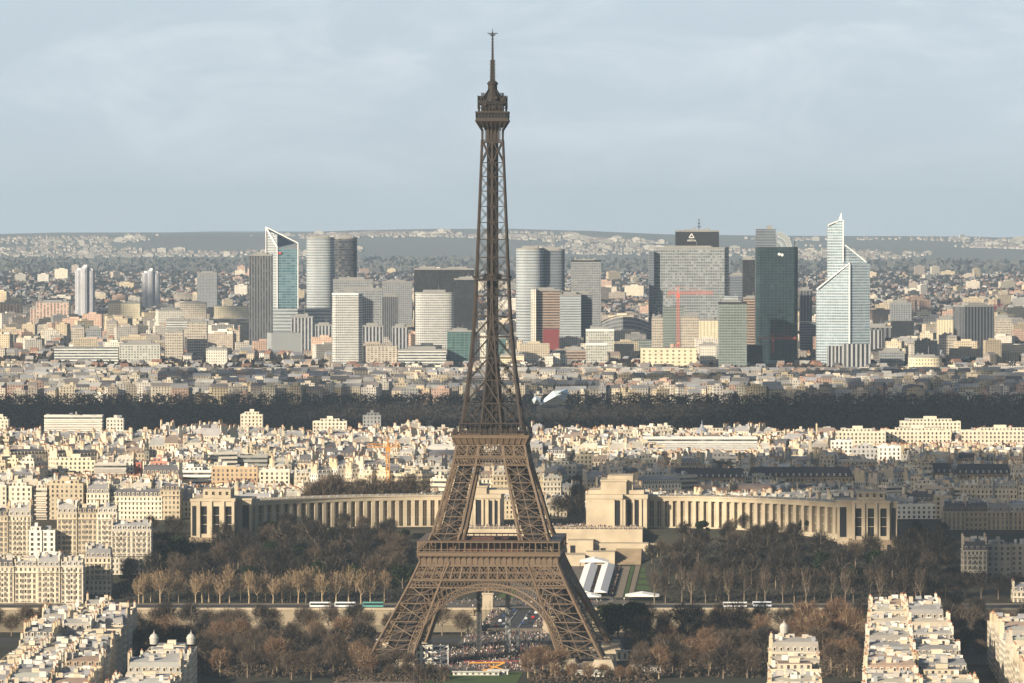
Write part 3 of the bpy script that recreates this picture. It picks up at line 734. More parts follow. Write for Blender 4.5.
    lm = MB(); lm.box(-.4, .4, -.4, .4, 0, 1); lm = lm.mesh('roof_lamp', [ROOF_ZN])
    for (a, b) in zip(pts[:-1], pts[1:]):
        p = Vector(a).lerp(Vector(b), .5); inst('roof_lamp', lm, E, (s * p.x, p.y + 1.2, H2))
    # end pavilion
    ep = empty('end_pavilion', (0, 0, 0)); ep.parent = E
    poly_box('wall', 190, 213, -78, -48, -1, H - 1, 3, 4, par=ep, win=(.1, .86), wf=.5); 
    m = MB(); bx(181, 190, -66, -40, -6, H - 1.2); bx(189.6, 213.6, -78.6, -47.4, H - 1, H + .8); bx(180.6, 190, -66.6, -40, H - 1.2, H + .2)
    bx(213, 217.5, -76, -50, -3, H - 1.2); bx(213, 218, -76.5, -49.5, H - 1.2, H + .2)
    for a in (190.2, 196.4, 204.0, 211.4): bx(a, a + 1.5, -79, -77.9, -1, H - 1)
    m.build('pier', PALW, ep)
    m = MB(); bx(182.5, 186.5, -66.3, -65.9, 0, H - 4); bx(214.2, 216.6, -76.3, -75.9, 0, H - 4); m.build('stair_window', GLASS_DK, ep)
    poly_box('attic', 193, 210, -74, -52, H + .8, H + 6.2, 4, 3, par=ep, win=(.35, .72), wf=.42)
    m = MB(); bx(188, 218, -80, -46, -14, -1); bx(180.5, 192, -68, -40, -14, -5); m.build('basement', STONE_DK, ep)
    poly_box('basement_front', 189.5, 216, -80.6, -79.2, -14, -1.2, 4, 1, (STONE_DK, GLASS_DK), (.2, .8), ep, .4)
for s in (-1, 1): palace(s)
# terrace walls and steps between the wings
TE = empty('terrace', (*axp(0, 560)[:2], 0), AR, 'stepped cream stone terrace walls between the two palace wings, crowded with visitors', 'terrace')
m = MB()
m.box(-60, 60, 2, 40, 12, 33.0); m.box(-64, -14, -16, 2, 8, 27); m.box(14, 30, -16, 2, 8, 27); m.box(-64, 70, -6, 3, 8, 24.5); m.box(30, 64, -12, 2, 10, 25)
m.box(12, 26, -40, -16, 4, 19.5); m.box(-26, -12, -40, -16, 4, 19.5); m.box(26, 44, -32, -16, 6, 21); m.box(-12, 12, -18, 2, 4, 22); m.build('wall', PALW, TE)
m = MB()
for x in (-24, -19, 15.8, 31): m.box(x, x + 3, -16.3, -15.9, 19, 24)
m.box(33, 37.5, -32.3, -31.9, 14, 17.2)
m.build('doorway', GLASS_DK, TE)
m = MB()
for i in range(14): m.box(44, 60, -32 + i * 1.9, -12 + 1, 12 + i * .9, 13 + i * .9)
m.build('steps', STONE_DK, TE)
m = MB()
for x in np.arange(-60, 60, 3): m.box(x, x + .4, 1.8, 2.2, 33, 34.1)
m.box(-60, 60, 1.7, 2.3, 34.1, 34.4); m.build('balustrade', STONE, TE)
# ------------------------------------------------------------------ houses
CREAMS = [(.56, .48, .35), (.62, .54, .41), (.66, .60, .48), (.50, .42, .30), (.58, .52, .43), (.70, .66, .58), (.52, .46, .38), (.60, .50, .34)]
ROOFS = [(.31, .31, .31), (.25, .25, .26), (.38, .37, .35), (.09, .09, .10), (.44, .41, .36), (.52, .46, .37), (.29, .28, .28), (.24, .19, .16)]
def pick(r, L_): return L_[int(r.random() * len(L_)) % len(L_)]
def jit(c, r, a=.06):
    k = 1 + r.uniform(-a, a); return tuple(min(.85, x * k) for x in c)
def haussmann(W_, R_, C_, T, w_, d, h, r, col, roof, lod=1, dorm=True, chim=None):
    """W_ walls, R_ roof, C_ chimneys; centred box w_ x d, cornice at h"""
    x0, x1, y0, y1 = -w_ / 2, w_ / 2, -d / 2, d / 2
    W_.box(x0, x1, y0, y1, -6, h, 0, col, T, uv=(2.5, 3.15), mt=1, ctop=roof)
    if lod: 
        cl = tuple(c * 1.04 for c in col)
        W_.box(x0 - .35, x1 + .35, y0 - .45, y1 + .45, h - .1, h + .35, 3, cl, T, bottom=True)
        if h > 14: W_.box(x0 + .05, x1 - .05, y0 - .8, y0, h - 3.6, h - 3.3, 3, cl, T, bottom=True)
        if h > 14: W_.box(x0 + .05, x1 - .05, y0 - .8, y0, 5.2, 5.5, 3, cl, T, bottom=True)
    hz = h + (.35 if lod else 0); s = r.choice((2.6, 3.2, 4.6))
    R_.frus(x0 + .15, x1 - .15, y0 + .3, y1 - .3, hz, hz + s, .25, 1.3, 1, roof, T, ctop=roof)
    rc = tuple(min(.6, c * 1.25 + .03) for c in roof)
    R_.frus(x0 + .4, x1 - .4, y0 + 1.6, y1 - 1.6, hz + s, hz + s + 1.5, 1.0, (d - 3.2) / 2 - .4, 1, rc, T)
    top = hz + s + 1.5
    if dorm:
        nd = max(2, int(w_ / 2.9))
        for i in range(nd):
            u = x0 + w_ * (i + .5) / nd
            R_.box(u - .75, u + .75, y0 + .45, y0 + 2, hz + .3, hz + 2.35, 3, jit(col, r, .1), T, ctop=rc)
            R_.face([T((u - .45, y0 + .42, hz + .6)), T((u + .45, y0 + .42, hz + .6)), T((u + .45, y0 + .42, hz + 2)), T((u - .45, y0 + .42, hz + 2))], 1, None, (.03, .03, .035))
        if lod:
            for sx in (-1, 1):
                for i in range(max(1, int(d / 4))):
                    v = y0 + d * (i + .5) / max(1, int(d / 4))
                    if sx < 0: R_.box(x0 + .1, x0 + 1.5, v - .7, v + .7, hz + .3, hz + 2.2, 3, jit(col, r, .1), T, ctop=rc)
    # party walls with chimney stacks
    pc = jit(pick(r, CREAMS), r, .1)
    for u in ((x0 + .5, x1 - .5) if r.random() < .7 else (x0 + .5,)):
        R_.box(u - .35, u + .35, y0 + 1.2, y1 - 1.2, hz, top - .2, 3, pc, T)
        k = 0
        for v in ([-d * .25, d * .22] if r.random() < .6 else [r.uniform(-d * .2, d * .2)]):
            cw = r.uniform(.9, 2.4); ch = r.uniform(1.2, 3.2)
            M_ = MB() if chim is not None else C_
            M_.box(u - .55, u + .55, v - cw, v + cw, top - 1.2, top + ch, 3, pc, T)
            npot = max(2, int(cw * 2 / .8))
            for q in range(npot):
                vv = v - cw + .4 + (2 * cw - .8) * q / (npot - 1); M_.box(u - .2, u + .2, vv - .2, vv + .2, top + ch, top + ch + .8, 3, POT, T)
            if chim is not None: chim.append(M_)
    # skylights, lift housings and white vents that litter the leads
    for q in range(r.choice((1, 2, 3, 4)) * (3 if lod else 1)):
        u = r.uniform(x0 + 2, x1 - 2); v = r.uniform(y0 + 2.4, y1 - 2.4); e = r.uniform(.6, 1.8)
        R_.box(u - e, u + e, v - e * .6, v + e * .6, top - 1.3, top + r.uniform(.2, 1.9), 3, r.choice(((.7, .68, .62), (.5, .47, .42), (.32, .33, .35), (.6, .5, .38))), T)
def modern(W_, R_, C_, T, w_, d, h, r, col, roof, style=0, chim=None):
    x0, x1, y0, y1 = -w_ / 2, w_ / 2, -d / 2, d / 2
    W_.box(x0, x1, y0, y1, -6, h, 2 if style else 0, col, T, uv=(3.2, 3.0), mt=1, ctop=roof)
    fc = tuple(min(.8, c * 1.1) for c in col)
    if style:
        n = int(h / 3)
        for i in range(1, n): W_.box(x0 + .3, x1 - .3, y0 - 1.1, y0, i * 3, i * 3 + .9, 3, fc, T, bottom=True)
    for a in ((x0, x1, y0, y0 + .3), (x0, x1, y1 - .3, y1), (x0, x0 + .3, y0 + .3, y1 - .3), (x1 - .3, x1, y0 + .3, y1 - .3)): R_.box(*a, h, h + .9, 3, fc, T)
    if r.random() < .6:
        a = w_ * r.uniform(.25, .4); b = d * .34
        R_.box(-a, a, -b + 1, b + 1, h, h + 2.9, 0, col, T, uv=(3, 2.9), mt=1, ctop=roof)
        R_.box(-a * .3, a * .3, -2, 2.4, h + 2.9, h + 5, 3, fc, T)
    for q in range(r.choice((2, 3, 5))):
        u = r.uniform(x0 + 2, x1 - 2); v = r.uniform(y0 + 2, y1 - 2); e = r.uniform(.6, 1.9)
        R_.box(u - e, u + e, v - e, v + e, h, h + r.uniform(1.2, 3.6), 3, r.choice(((.7, .68, .62), (.45, .44, .42), (.3, .3, .32))), T)
ORD = ['first', 'second', 'third', 'fourth', 'fifth', 'sixth', 'seventh', 'eighth', 'ninth', 'tenth', 'eleventh', 'twelfth', 'thirteenth', 'fourteenth', 'fifteenth',
       'sixteenth', 'seventeenth', 'eighteenth', 'nineteenth', 'twentieth'] + ['twenty-' + q for q in ('first', 'second', 'third', 'fourth', 'fifth', 'sixth', 'seventh', 'eighth', 'ninth')] + ['thirtieth'] + \
      ['thirty-' + q for q in ('first', 'second', 'third', 'fourth', 'fifth', 'sixth', 'seventh', 'eighth', 'ninth')] + ['fortieth'] + ['forty-' + q for q in ('first', 'second', 'third', 'fourth', 'fifth', 'sixth', 'seventh', 'eighth', 'ninth')] + ['fiftieth']
def colour_word(c):
    if max(c) - min(c) < .09: return 'off-white' if c[0] > .6 else 'grey'
    return 'pale cream' if c[0] > .6 else ('cream' if c[0] > .54 else 'tan')
def roof_word(c): return 'slate' if max(c) < .16 else ('grey' if c[0] < .4 else 'pale')
def house(x, y, ang, w_, d, h, r, label, group, kind='h', z=None, near=False, col=None, roof=None, z0=None, style=None):
    """one building as a thing: wall, roof (> chimney)"""
    z = G(x, y) if z is None else z
    col = col or jit(pick(r, CREAMS), r); roof = roof or jit(pick(r, ROOFS), r)
    e = empty('apartment_building', (x, y, z), ang, None, 'apartment building', group)
    T = lambda p: p
    Wm, Rm, ch = MB(), MB(), []
    if kind == 'h': haussmann(Wm, Rm, None if near else Rm, T, w_, d, h, r, col, roof, 1, chim=ch if near else None)
    else: modern(Wm, Rm, Rm, T, w_, d, h, r, col, roof, style if style is not None else r.random() < .5)
    Wm.build('wall', CITYM, e); ro = Rm.build('roof', CITYM, e)
    for c in ch: c.build('chimney', CITYM, ro)
    e['label'] = label.replace('%c', colour_word(col)).replace('%r', roof_word(roof))
    return e
HOUSES = []
def stuffmb(): return MB()

def near_windows(e, w_, h, d, r, cols, side=False, y=None):
    """real window openings with frames on the camera face of a near building"""
    nb = max(3, int(w_ / 2.7)); nf = int((h - 4.5) / 3.15)
    key = 'window_mesh'
    if key not in MATS:
        m = MB(); m.box(-.75, .75, -.16, 0, -.12, 2.22, 1); m.box(-.55, .55, -.2, -.02, .05, 2.05, 0); m.box(-.05, .05, -.25, -.02, .05, 2.05, 2); m.box(-.95, .95, -.42, 0, -.3, -.12, 1)
        m.box(-.8, .8, -.5, -.42, -.2, .75, 3) if False else None
        MATS[key] = m.mesh('window', [GLASS_DK, PALW, WHITE, IRON_DK])
    cnt = 0
    for j in range(nf):
        for i in range(nb):
            if cnt >= 96: return
            inst('window', MATS[key], e, (-w_ / 2 + w_ * (i + .5) / nb, -d / 2, 4.2 + j * 3.15)); cnt += 1

PLAINW = 'plainwall'
# --- foreground blocks: each is a row of houses running away from the camera
def block(x0b, x1b, yb, x0f, x1f, yf, n, zr, seed, where, grp, winds=True, tall_back=False, roofs=None, cols=None, nacross=1):
    """roof outline in pixels: back edge x0b..x1b on row yb, front edge x0f..x1f on row yf; zr = cornice height"""
    r = random.Random(seed)
    Db, Df = DY(yb, zr + 8), DY(yf, zr + 8)
    bounds = [Df + (Db - Df) * i / n for i in range(n + 1)]
    for i in range(n):
        D = (bounds[i] + bounds[i + 1]) / 2; d = bounds[i + 1] - bounds[i] - .1; t = (D - Df) / (Db - Df)
        a, b = X(x0f + (x0b - x0f) * t, D), X(x1f + (x1b - x1f) * t, D)
        for k in range(nacross):
            xa, xb = a + (b - a) * k / nacross, a + (b - a) * (k + 1) / nacross
            w_ = xb - xa - .1; h = zr + r.uniform(-2.6, 2.2) + (1 if tall_back and i == n - 1 else 0)
            x = (xa + xb) / 2
            col = jit(pick(r, cols or CREAMS), r, .08); roof = jit(pick(r, roofs or ROOFS), r, .15)
            pos = f'{ORD[n - 1 - i]} from back' if nacross == 1 else f'{ORD[n - 1 - i]} back, {["left", "right"][k] if nacross == 2 else ["left", "middle", "right"][k]} side'
            kind = 'h' if r.random() < .62 else 'm'
            e = house(x, D, 0, w_, d, h, r, f'%c house, %r roof, {where}, {pos}', grp, kind, near=True, col=col, roof=roof, z=0, style=0)
            if kind == 'h' and (i == 0 or i == n - 1): near_windows(e, w_, h, d, r, None)
PALE = [(.62, .54, .42), (.66, .59, .47), (.70, .64, .53), (.56, .48, .36)]
LIGHTR = [(.34, .32, .29), (.42, .38, .30), (.28, .27, .26), (.20, .20, .20), (.33, .24, .18), (.10, .10, .11), (.48, .42, .33)]
block(870, 935, 592, 862, 980, 690, 27, 19.5, 11, 'long block bottom right', 'houses of the long block bottom right', tall_back=True, cols=PALE, roofs=LIGHTR, nacross=2)
block(988, 1060, 603, 1036, 1200, 690, 24, 23, 12, 'block on bottom right edge', 'houses of the block on the right edge', cols=PALE, roofs=LIGHTR)
block(770, 817, 630, 768, 822, 676, 10, 21, 13, 'small ornate block right of tower', 'houses of the small block among trees', cols=PALE + [(.6, .5, .36)], roofs=LIGHTR + [(.33, .16, .11)])
block(64, 137, 594, -46, 84, 690, 24, 23, 14, 'long block bottom left', 'houses of the long block bottom left', nacross=3, cols=PALE + [(.5, .43, .32)], roofs=ROOFS + LIGHTR)
block(150, 197, 634, 104, 166, 690, 12, 21, 15, 'domed block bottom left', 'houses of the domed block', cols=PALE, roofs=[(.42, .41, .38), (.36, .36, .34), (.5, .47, .4)])
def domes(px, py, z, label):
    D = DY(py + 6, z); e = empty('corner_dome', (X(px, D), D, z), 0, label, 'dome', 'white domes on the block corners')
    m = MB(); m.lathe((0, 0, 0), [(2.6, -4), (2.9, .4), (3.2, .5), (3.2, .9), (2.8, 1.2), (2.6, 2.2), (2, 3.3), (1.1, 4.1), (.5, 4.5), (.5, 5.2), (.15, 5.6), (.1, 7.2), (0, 7.3)], 16); m.build('dome', plain('pale_dome%d' % px, (.50, .48, .44), .5, 0, .3, .5), e); e.scale = (.75, .75, .62)
domes(154, 633, 25.5, 'white dome on the back left corner of the domed block')
domes(191, 633, 25.5, 'white dome on the back right corner of the domed block')
domes(784, 622, 21.5, 'small white turret dome rising over the ornate block')

# --- mid left: apartment rows on the slope, facing the river
r0 = random.Random(77)
def row(px0, px1, ytop, D, n, h, where, grp, r=r0, cols=None, roofs=None, d=15, ang=0, wins=True, kinds='h'):
    zt = CZ + 0
    for i in range(n):
        a, b = X(px0 + (px1 - px0) * i / n, D), X(px0 + (px1 - px0) * (i + 1) / n, D)
        top = P(0, ytop, D)[2] - 5.2
        hh = h + r.uniform(-1, 1); x = (a + b) / 2
        kd = kinds[i % len(kinds)]
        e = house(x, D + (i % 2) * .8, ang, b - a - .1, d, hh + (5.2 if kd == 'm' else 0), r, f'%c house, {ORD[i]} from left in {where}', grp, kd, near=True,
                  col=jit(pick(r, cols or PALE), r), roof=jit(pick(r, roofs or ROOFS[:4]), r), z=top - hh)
        if wins and kd == 'h': near_windows(e, b - a, hh, d, r, None)
row(-8, 84, 557, 3052, 4, 27, 'the row on the left edge above the quay', 'apartment row above the quay, left')
row(58, 118, 504, 3150, 3, 29, 'the tall row left of the palace', 'tall apartment row left of the palace')
row(-14, 32, 507, 3170, 2, 28, 'the tall pair, far left edge', 'tall houses on the left edge')
row(112, 152, 521, 3120, 1, 20, 'the villa by the wooded street', 'villas left of the palace', cols=[(.6, .55, .46)])
row(30, 56, 531, 3140, 2, 19, 'the low white pair between two tall rows at left', 'low white pair at left', cols=[(.7, .68, .62)], kinds='m')
row(86, 112, 548, 3085, 1, 17, 'the low group below the tall row at left', 'low group below the tall row')
# right side rows in the shade of the added clouds
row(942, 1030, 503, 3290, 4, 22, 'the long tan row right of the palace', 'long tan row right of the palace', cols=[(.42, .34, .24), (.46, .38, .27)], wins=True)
row(962, 986, 541, 3120, 1, 19, 'the round-fronted pavilion house lower right', 'pavilion house lower right')
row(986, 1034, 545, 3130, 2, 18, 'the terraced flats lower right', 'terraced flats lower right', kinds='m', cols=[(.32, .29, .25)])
row(1012, 1040, 582, 3060, 1, 17, 'the house on the right edge over the road', 'house on the right edge')
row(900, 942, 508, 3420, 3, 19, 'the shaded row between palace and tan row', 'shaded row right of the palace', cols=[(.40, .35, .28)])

# --- larger landmarks in the city, placed from their rows in the photograph
SL = [(638, 905, 477, 3485), (188, 450, 476, 3485)]
def slab(px0, px1, ytop, D, h, d, label, style=0, col=(.66, .62, .54), kind='m', roof=(.4, .4, .38), ang=0, name='apartment_building', cat='building'):
    SL.append((px0, px1, ytop, D)); r = random.Random(int(px0 * 7 + ytop)); x = (X(px0, D) + X(px1, D)) / 2; zt = P(0, ytop, D)[2]
    e = empty(name, (x, D, zt - h), ang, label, cat); W_, R_ = MB(), MB()
    w_ = X(px1, D) - X(px0, D)
    (modern if kind == 'm' else haussmann)(W_, R_, R_, (lambda p: p), w_, d, h if kind == 'm' else h - 5, r, col, roof, style if kind == 'm' else 1)
    W_.build('wall', CITYM, e); R_.build('roof', CITYM, e); return e
slab(45, 103, 416, 4480, 26, 16, 'long white apartment block standing up before the wood at far left', 1, (.72, .69, .62))
slab(107, 124, 419, 4470, 22, 14, 'small white block just right of the long white one by the wood', 0, (.7, .66, .58))
slab(-6, 9, 420, 4460, 24, 14, 'cream block on the left edge before the wood', 0, (.68, .62, .5))
slab(241, 263, 415, 4440, 30, 18, 'square cream tower block before the wood left of the tower', 0, (.68, .61, .48))
slab(313, 347, 422, 4400, 26, 14, 'wide cream block with roof huts before the wood', 0, (.68, .62, .5))
slab(363, 381, 416, 4500, 28, 14, 'grey-white block with masts before the wood', 0, (.5, .5, .5))
slab(56, 96, 461, 3760, 27, 14, 'broad blank-fronted yellow-cream block in the left of the city', 0, (.70, .64, .48))
slab(95, 127, 464, 3700, 26, 15, 'banded grey office block beside the yellow-cream one', 1, (.5, .47, .42))
slab(128, 142, 463, 3720, 24, 12, 'small red brick block in the left of the city', 0, (.42, .15, .11))
slab(151, 168, 462, 3730, 24, 12, 'pink brick block right of the red one', 0, (.48, .24, .18))
slab(31, 42, 464, 3800, 25, 12, 'narrow plain white wall house at far left', 0, (.7, .66, .6))
slab(168, 212, 471, 3640, 22, 12, 'long low white block above the left palace pavilion', 1, (.72, .70, .66))
slab(212, 258, 468, 3620, 24, 12, 'ochre block above the left palace pavilion', 0, (.52, .38, .24))
slab(218, 268, 456, 3850, 22, 16, 'dark banded block with planted terraces', 1, (.30, .30, .28), roof=(.08, .1, .06))
slab(260, 290, 471, 3560, 20, 14, 'stepped cream block right of the ochre one', 0, (.68, .62, .5))
slab(132, 148, 450, 4000, 22, 12, 'white cube house in the left of the city', 0, (.74, .72, .66))
slab(830, 885, 432, 4200, 22, 14, 'long cream terrace with square windows, upper right of the city', 0, (.66, .60, .48))
slab(885, 950, 431, 4220, 22, 14, 'continuing cream terrace right of the first one', 0, (.68, .61, .49))
slab(900, 960, 422, 4420, 24, 14, 'raised cream block before the wood at right', 0, (.66, .60, .48))
slab(960, 1040, 431, 4230, 22, 14, 'cream terrace reaching the right edge', 0, (.66, .60, .48))
slab(830, 852, 441, 3980, 30, 14, 'tall white house with stepped gable, right of the tower', 0, (.76, .74, .68))
slab(852, 878, 449, 3900, 30, 14, 'grey-fronted block with windows between two white ones', 0, (.42, .42, .42))
slab(878, 900, 447, 3880, 34, 14, 'tall blank white wall house in the shaded quarter', 0, (.78, .76, .70))
slab(648, 670, 452, 3900, 26, 14, 'tan brick cube block above the right pavilion', 0, (.5, .38, .25))
slab(640, 757, 438, 4150, 20, 16, 'long low office with glazed bands right of the tower', 1, (.6, .6, .58))
slab(698, 736, 457, 3820, 18, 16, 'dark low roofed hall right of the tower', 1, (.2, .2, .2), roof=(.12, .12, .13))
slab(576, 592, 455, 3720, 30, 14, 'cream corner house beside the dark avenue', 0, (.70, .60, .42))
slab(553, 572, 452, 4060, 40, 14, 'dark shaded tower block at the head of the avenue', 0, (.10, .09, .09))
def longroof(px0, px1, ytop, D, label):
    SL.append((px0, px1, ytop, D))
    x = (X(px0, D) + X(px1, D)) / 2; w_ = X(px1, D) - X(px0, D); zt = P(0, ytop, D)[2]; h = 20
    e = empty('barracks', (x, D, zt - h - 7), 0, label, 'building'); r = random.Random(px0)
    W_, R_ = MB(), MB(); col = (.34, .28, .2)
    W_.box(-w_ / 2, w_ / 2, -7, 7, -5, h, 0, col, uv=(2.6, 3.3), mt=1); W_.box(-w_ / 2 - .3, w_ / 2 + .3, -7.5, 7.5, h, h + .5, 3, col, bottom=True)
    R_.frus(-w_ / 2, w_ / 2, -7, 7, h + .5, h + 7, 2, 4.5, 1, (.065, .07, .085))
    for i in range(int(w_ / 4)):
        u = -w_ / 2 + 3 + i * 4; R_.box(u - .6, u + .6, -6.6, -4.5, h + 1.2, h + 3, 3, (.5, .47, .42)); 
        if i % 4 == 0: R_.box(u - 1.4, u + 1.4, -.6, .6, h + 5, h + 9.4, 3, (.34, .25, .18))
    W_.build('wall', CITYM, e); R_.build('roof', CITYM, e)
longroof(673, 745, 468, 3560, 'long dark slate roof with dormers behind the right palace wing')
longroof(748, 852, 467, 3600, 'longest dark slate roof with a row of dormers, right of the first')
longroof(922, 952, 463, 3620, 'short dark slate roof with chimneys near the right edge')
longroof(955, 1010, 464, 3600, 'dark slate roof over shaded houses at the right edge')
# --- the city beyond: rows of houses; the nearest are things of their own, the rest one mass
rc = random.Random(2024)
far = {'w': MB(), 'r': MB()}
count = 0; LIMIT = 130
D = 3375.0; rowi = 0
ZONES = [(-60, 446, 'behind left palace wing'), (446, 582, 'behind the palace gap'), (582, 1090, 'behind right palace wing')]
while D < 4560:
    pitch = rc.uniform(15, 21)
    x = X(-60, D); xe = X(1090, D)
    ang = 0; hb = 17; left = 0; zone_n = {}
    while x < xe:
        if left <= 0:
            left = rc.randint(2, 6); ang = radians(rc.uniform(-38, 38)); hb = rc.uniform(11, 24) + (6 if rc.random() < .06 else 0)
            dist_roof = pick(rc, ROOFS); colb = pick(rc, CREAMS); x += rc.uniform(3, 13); kd = 'h' if rc.random() < .64 else 'm'
            offy = rc.uniform(-6, 6)
        left -= 1
        w_ = rc.uniform(8, 17) * (1 if rc.random() < .9 else 2); d = rc.uniform(9, 12.5)
        px = PX(x, D, 50)[0]
        if 548 < px < 584 and D < 3960: x += w_; continue           # the avenue
        y = D + offy + rc.uniform(-1, 1) + (x % 40) * sin(ang) * .3
        g = G(x, y); fade = np.interp(D, [3375, 3600, 4100, 4560], [0, 0, 2, 5]); lo = -5 if D < 3500 and 240 < px < 900 else 0
        h = max(8, hb + rc.uniform(-2.4, 2.4) + lo - fade)
        for (sa, sb, sy, sD) in SL:
            if sa - 5 < px < sb + 2 and D < sD + 10:
                if abs(D - sD) < 14: h = 6
                h = min(h, P(0, sy + (13 if sy > 430 else 8), D)[2] - g - 7.5)
        h = max(5, h)
        col = jit(colb if rc.random() < .6 else pick(rc, CREAMS), rc, .1); roof = jit(dist_roof if rc.random() < .6 else pick(rc, ROOFS), rc, .15)
        if count < LIMIT:
            zi = [k for k, q in enumerate(ZONES) if q[0] <= px <= q[1]]
            if zi:
                zi = zi[0]; zone_n[zi] = zone_n.get(zi, 0) + 1
                HOUSES.append(house(x + w_ / 2, y, ang * .5, w_ + 1, d, h, rc, f'%c house with %r roof, {ORD[min(49, zone_n[zi] - 1)]} in {ORD[rowi]} row {ZONES[zi][2]}',
                                    'houses in the rows behind the palace', kd, col=col, roof=roof))
                count += 1
        else:
            T = Tf(x + w_ / 2, y, g, ang)
            if kd == 'h': haussmann(far['w'], far['r'], far['r'], T, w_ + 1, d, h, rc, col, roof, 0, dorm=D < 3900)
            else: modern(far['w'], far['r'], far['r'], T, w_ + 2, d + 2, h, rc, col, roof, int(rc.random() < .5))
        x += w_ * max(.75, cos(ang)) + .3
    D += pitch; rowi += 1
E0 = far['w']; E0.v += []
cs = empty('city_houses', (0, 0, 0)); tag(cs, 'dense mass of cream houses with grey roofs between the palace and the dark wood', 'houses', kind='stuff')
far['w'].build('wall', CITYM, cs); far['r'].build('roof', CITYM, cs)
for q in cs.children: q['kind'] = 'stuff'

def turret(px, py, D, label):
    p = P(px, py, D); e = empty('church_dome', (p[0], D, p[2]), 0, label, 'dome')
    m = MB(); m.lathe((0, 0, 0), [(5, -16), (5, -8), (5.6, -7.6), (4.8, -6), (3.2, -3.6), (1.4, -2.2), (1.2, -.6), (.4, 0), (.15, 3), (0, 3.2)], 14); m.build('dome', ROOF_ZN, e)
turret(702, 424, 4350, 'small grey domed turret breaking the skyline of the city before the wood')
def crane(px, ytop, D, h, jl, jr, col, label, w_=1.6, tilt=0):
    p = P(px, ytop, D); e = empty('tower_crane', (p[0], D, p[2] - h), 0, label, 'crane')
    M_ = plain('crane_paint%d' % px, col, .5); m = MB()
    q = w_ / 2
    for a, b in ((-q, -q), (q, -q), (q, q), (-q, q)): m.bar((a, b, 0), (a, b, h), w_ * .2)
    z = 0; s = 1
    while z < h - w_:
        for b in (-q, q): m.bar((-q * s, b, z), (q * s, b, z + w_), w_ * .12); m.bar((b, -q * s, z), (b, q * s, z + w_), w_ * .12)
        z += w_; s = -s
    m.build('mast', M_, e)
    m = MB(); zj = h
    for a in (-q, q): m.bar((-jl, a, zj + tilt * jl), (jr, a, zj + tilt * -jr), w_ * .2)
    m.bar((-jl, 0, zj + w_ + tilt * jl), (jr, 0, zj + w_ - tilt * jr), w_ * .2)
    n = int((jl + jr) / w_ / 1.2)
    for i in range(n):
        u0 = -jl + (jl + jr) * i / n; u1 = -jl + (jl + jr) * (i + .5) / n; u2 = -jl + (jl + jr) * (i + 1) / n
        m.bar((u0, -q, zj - tilt * u0), (u1, 0, zj + w_ - tilt * u1), w_ * .13); m.bar((u1, 0, zj + w_ - tilt * u1), (u2, q, zj - tilt * u2), w_ * .13)
    m.build('jib', M_, e)
    m = MB(); m.bar((0, 0, h), (0, 0, h + w_ * 3.4), w_ * .4); m.bar((0, 0, h + w_ * 3.4), (-jl * .8, 0, h + w_ + tilt * jl * .8), w_ * .1); m.bar((0, 0, h + w_ * 3.4), (jr * .9, 0, h + w_ - tilt * jr * .9), w_ * .1)
    m.box(-q * 1.6, q * 1.6, -q * 2.4, -q, h - w_ * 1.6, h); m.build('cab', M_, e)
    m = MB(); s = 1 if jr < jl else -1; m.box(*sorted((s * min(jl, jr) * .75, s * min(jl, jr) * .98)), -q, q, h - w_ * 1.7, h); m.build('counterweight', STONE_DK, e)
crane(388, 447, 3480, 34, 14, 8, (.62, .27, .05), 'orange tower crane rising behind the left palace wing', 2.0)
# ------------------------------------------------------------------ the business district
GREY_W = (.34, .34, .34)
F_RIB = facade('white_ribbon_office', (.64, .65, .62), (.05, .07, .08), 1.0, .5, vary=.35)
F_GRID = facade('pale_grid_tower', (.56, .565, .55), (.035, .045, .055), .7, .5, vary=.5)
F_GRIDD = facade('grey_grid_tower', (.28, .30, .32), (.05, .055, .06), .6, .55, vary=.4)
F_DARK = facade('black_glass_tower', (.018, .020, .026), (.012, .014, .018), .75, .7, vary=.1, grough=.4)
F_FIN = facade('finned_tower', (.40, .42, .44), (.035, .04, .05), .55, 1.0, vary=.2)
F_FIND = facade('dark_finned_tower', (.15, .16, .18), (.03, .033, .04), .5, 1.0, vary=.2)
F_TEAL = facade('teal_glass', (.13, .19, .18), (.035, .095, .095), .88, .72, vary=.4, light=(.16, .30, .30))
F_TEALD = facade('dark_teal_glass', (.035, .055, .063), (.010, .024, .031), .86, .8, vary=.35, light=(.06, .12, .12))
F_BLUE = facade('blue_glass', (.20, .30, .34), (.045, .13, .17), .9, .6, vary=.5, light=(.30, .42, .46))
F_BLUEW = facade('blue_white_bands', (.50, .56, .60), (.16, .23, .28), .9, .6, vary=.5, light=(.35, .48, .54))
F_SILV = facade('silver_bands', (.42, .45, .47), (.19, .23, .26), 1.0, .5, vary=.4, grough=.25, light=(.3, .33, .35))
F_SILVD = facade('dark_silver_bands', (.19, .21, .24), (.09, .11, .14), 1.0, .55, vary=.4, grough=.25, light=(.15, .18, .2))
F_BROWN = facade('brown_bands', (.38, .29, .23), (.06, .05, .05), 1.0, .5, vary=.2)
F_APT = facade('balcony_flats', (.50, .45, .38), (.08, .075, .07), .62, .5, vary=.8)
F_PINK = facade('pinkish_flats', (.58, .42, .35), (.12, .10, .09), .5, .8, vary=.8, light=(.66, .6, .5))
F_WHITE = facade('plain_white_flats', (.72, .69, .61), (.10, .10, .10), .4, .5, vary=.7)
F_YELL = facade('sunlit_cream_flats', (.72, .65, .47), (.16, .14, .10), .35, .45, vary=.6)
F_LATT = facade('pale_lattice_glass', (.52, .52, .47), (.12, .14, .135), .6, .6, vary=1.0, light=(.55, .56, .5))
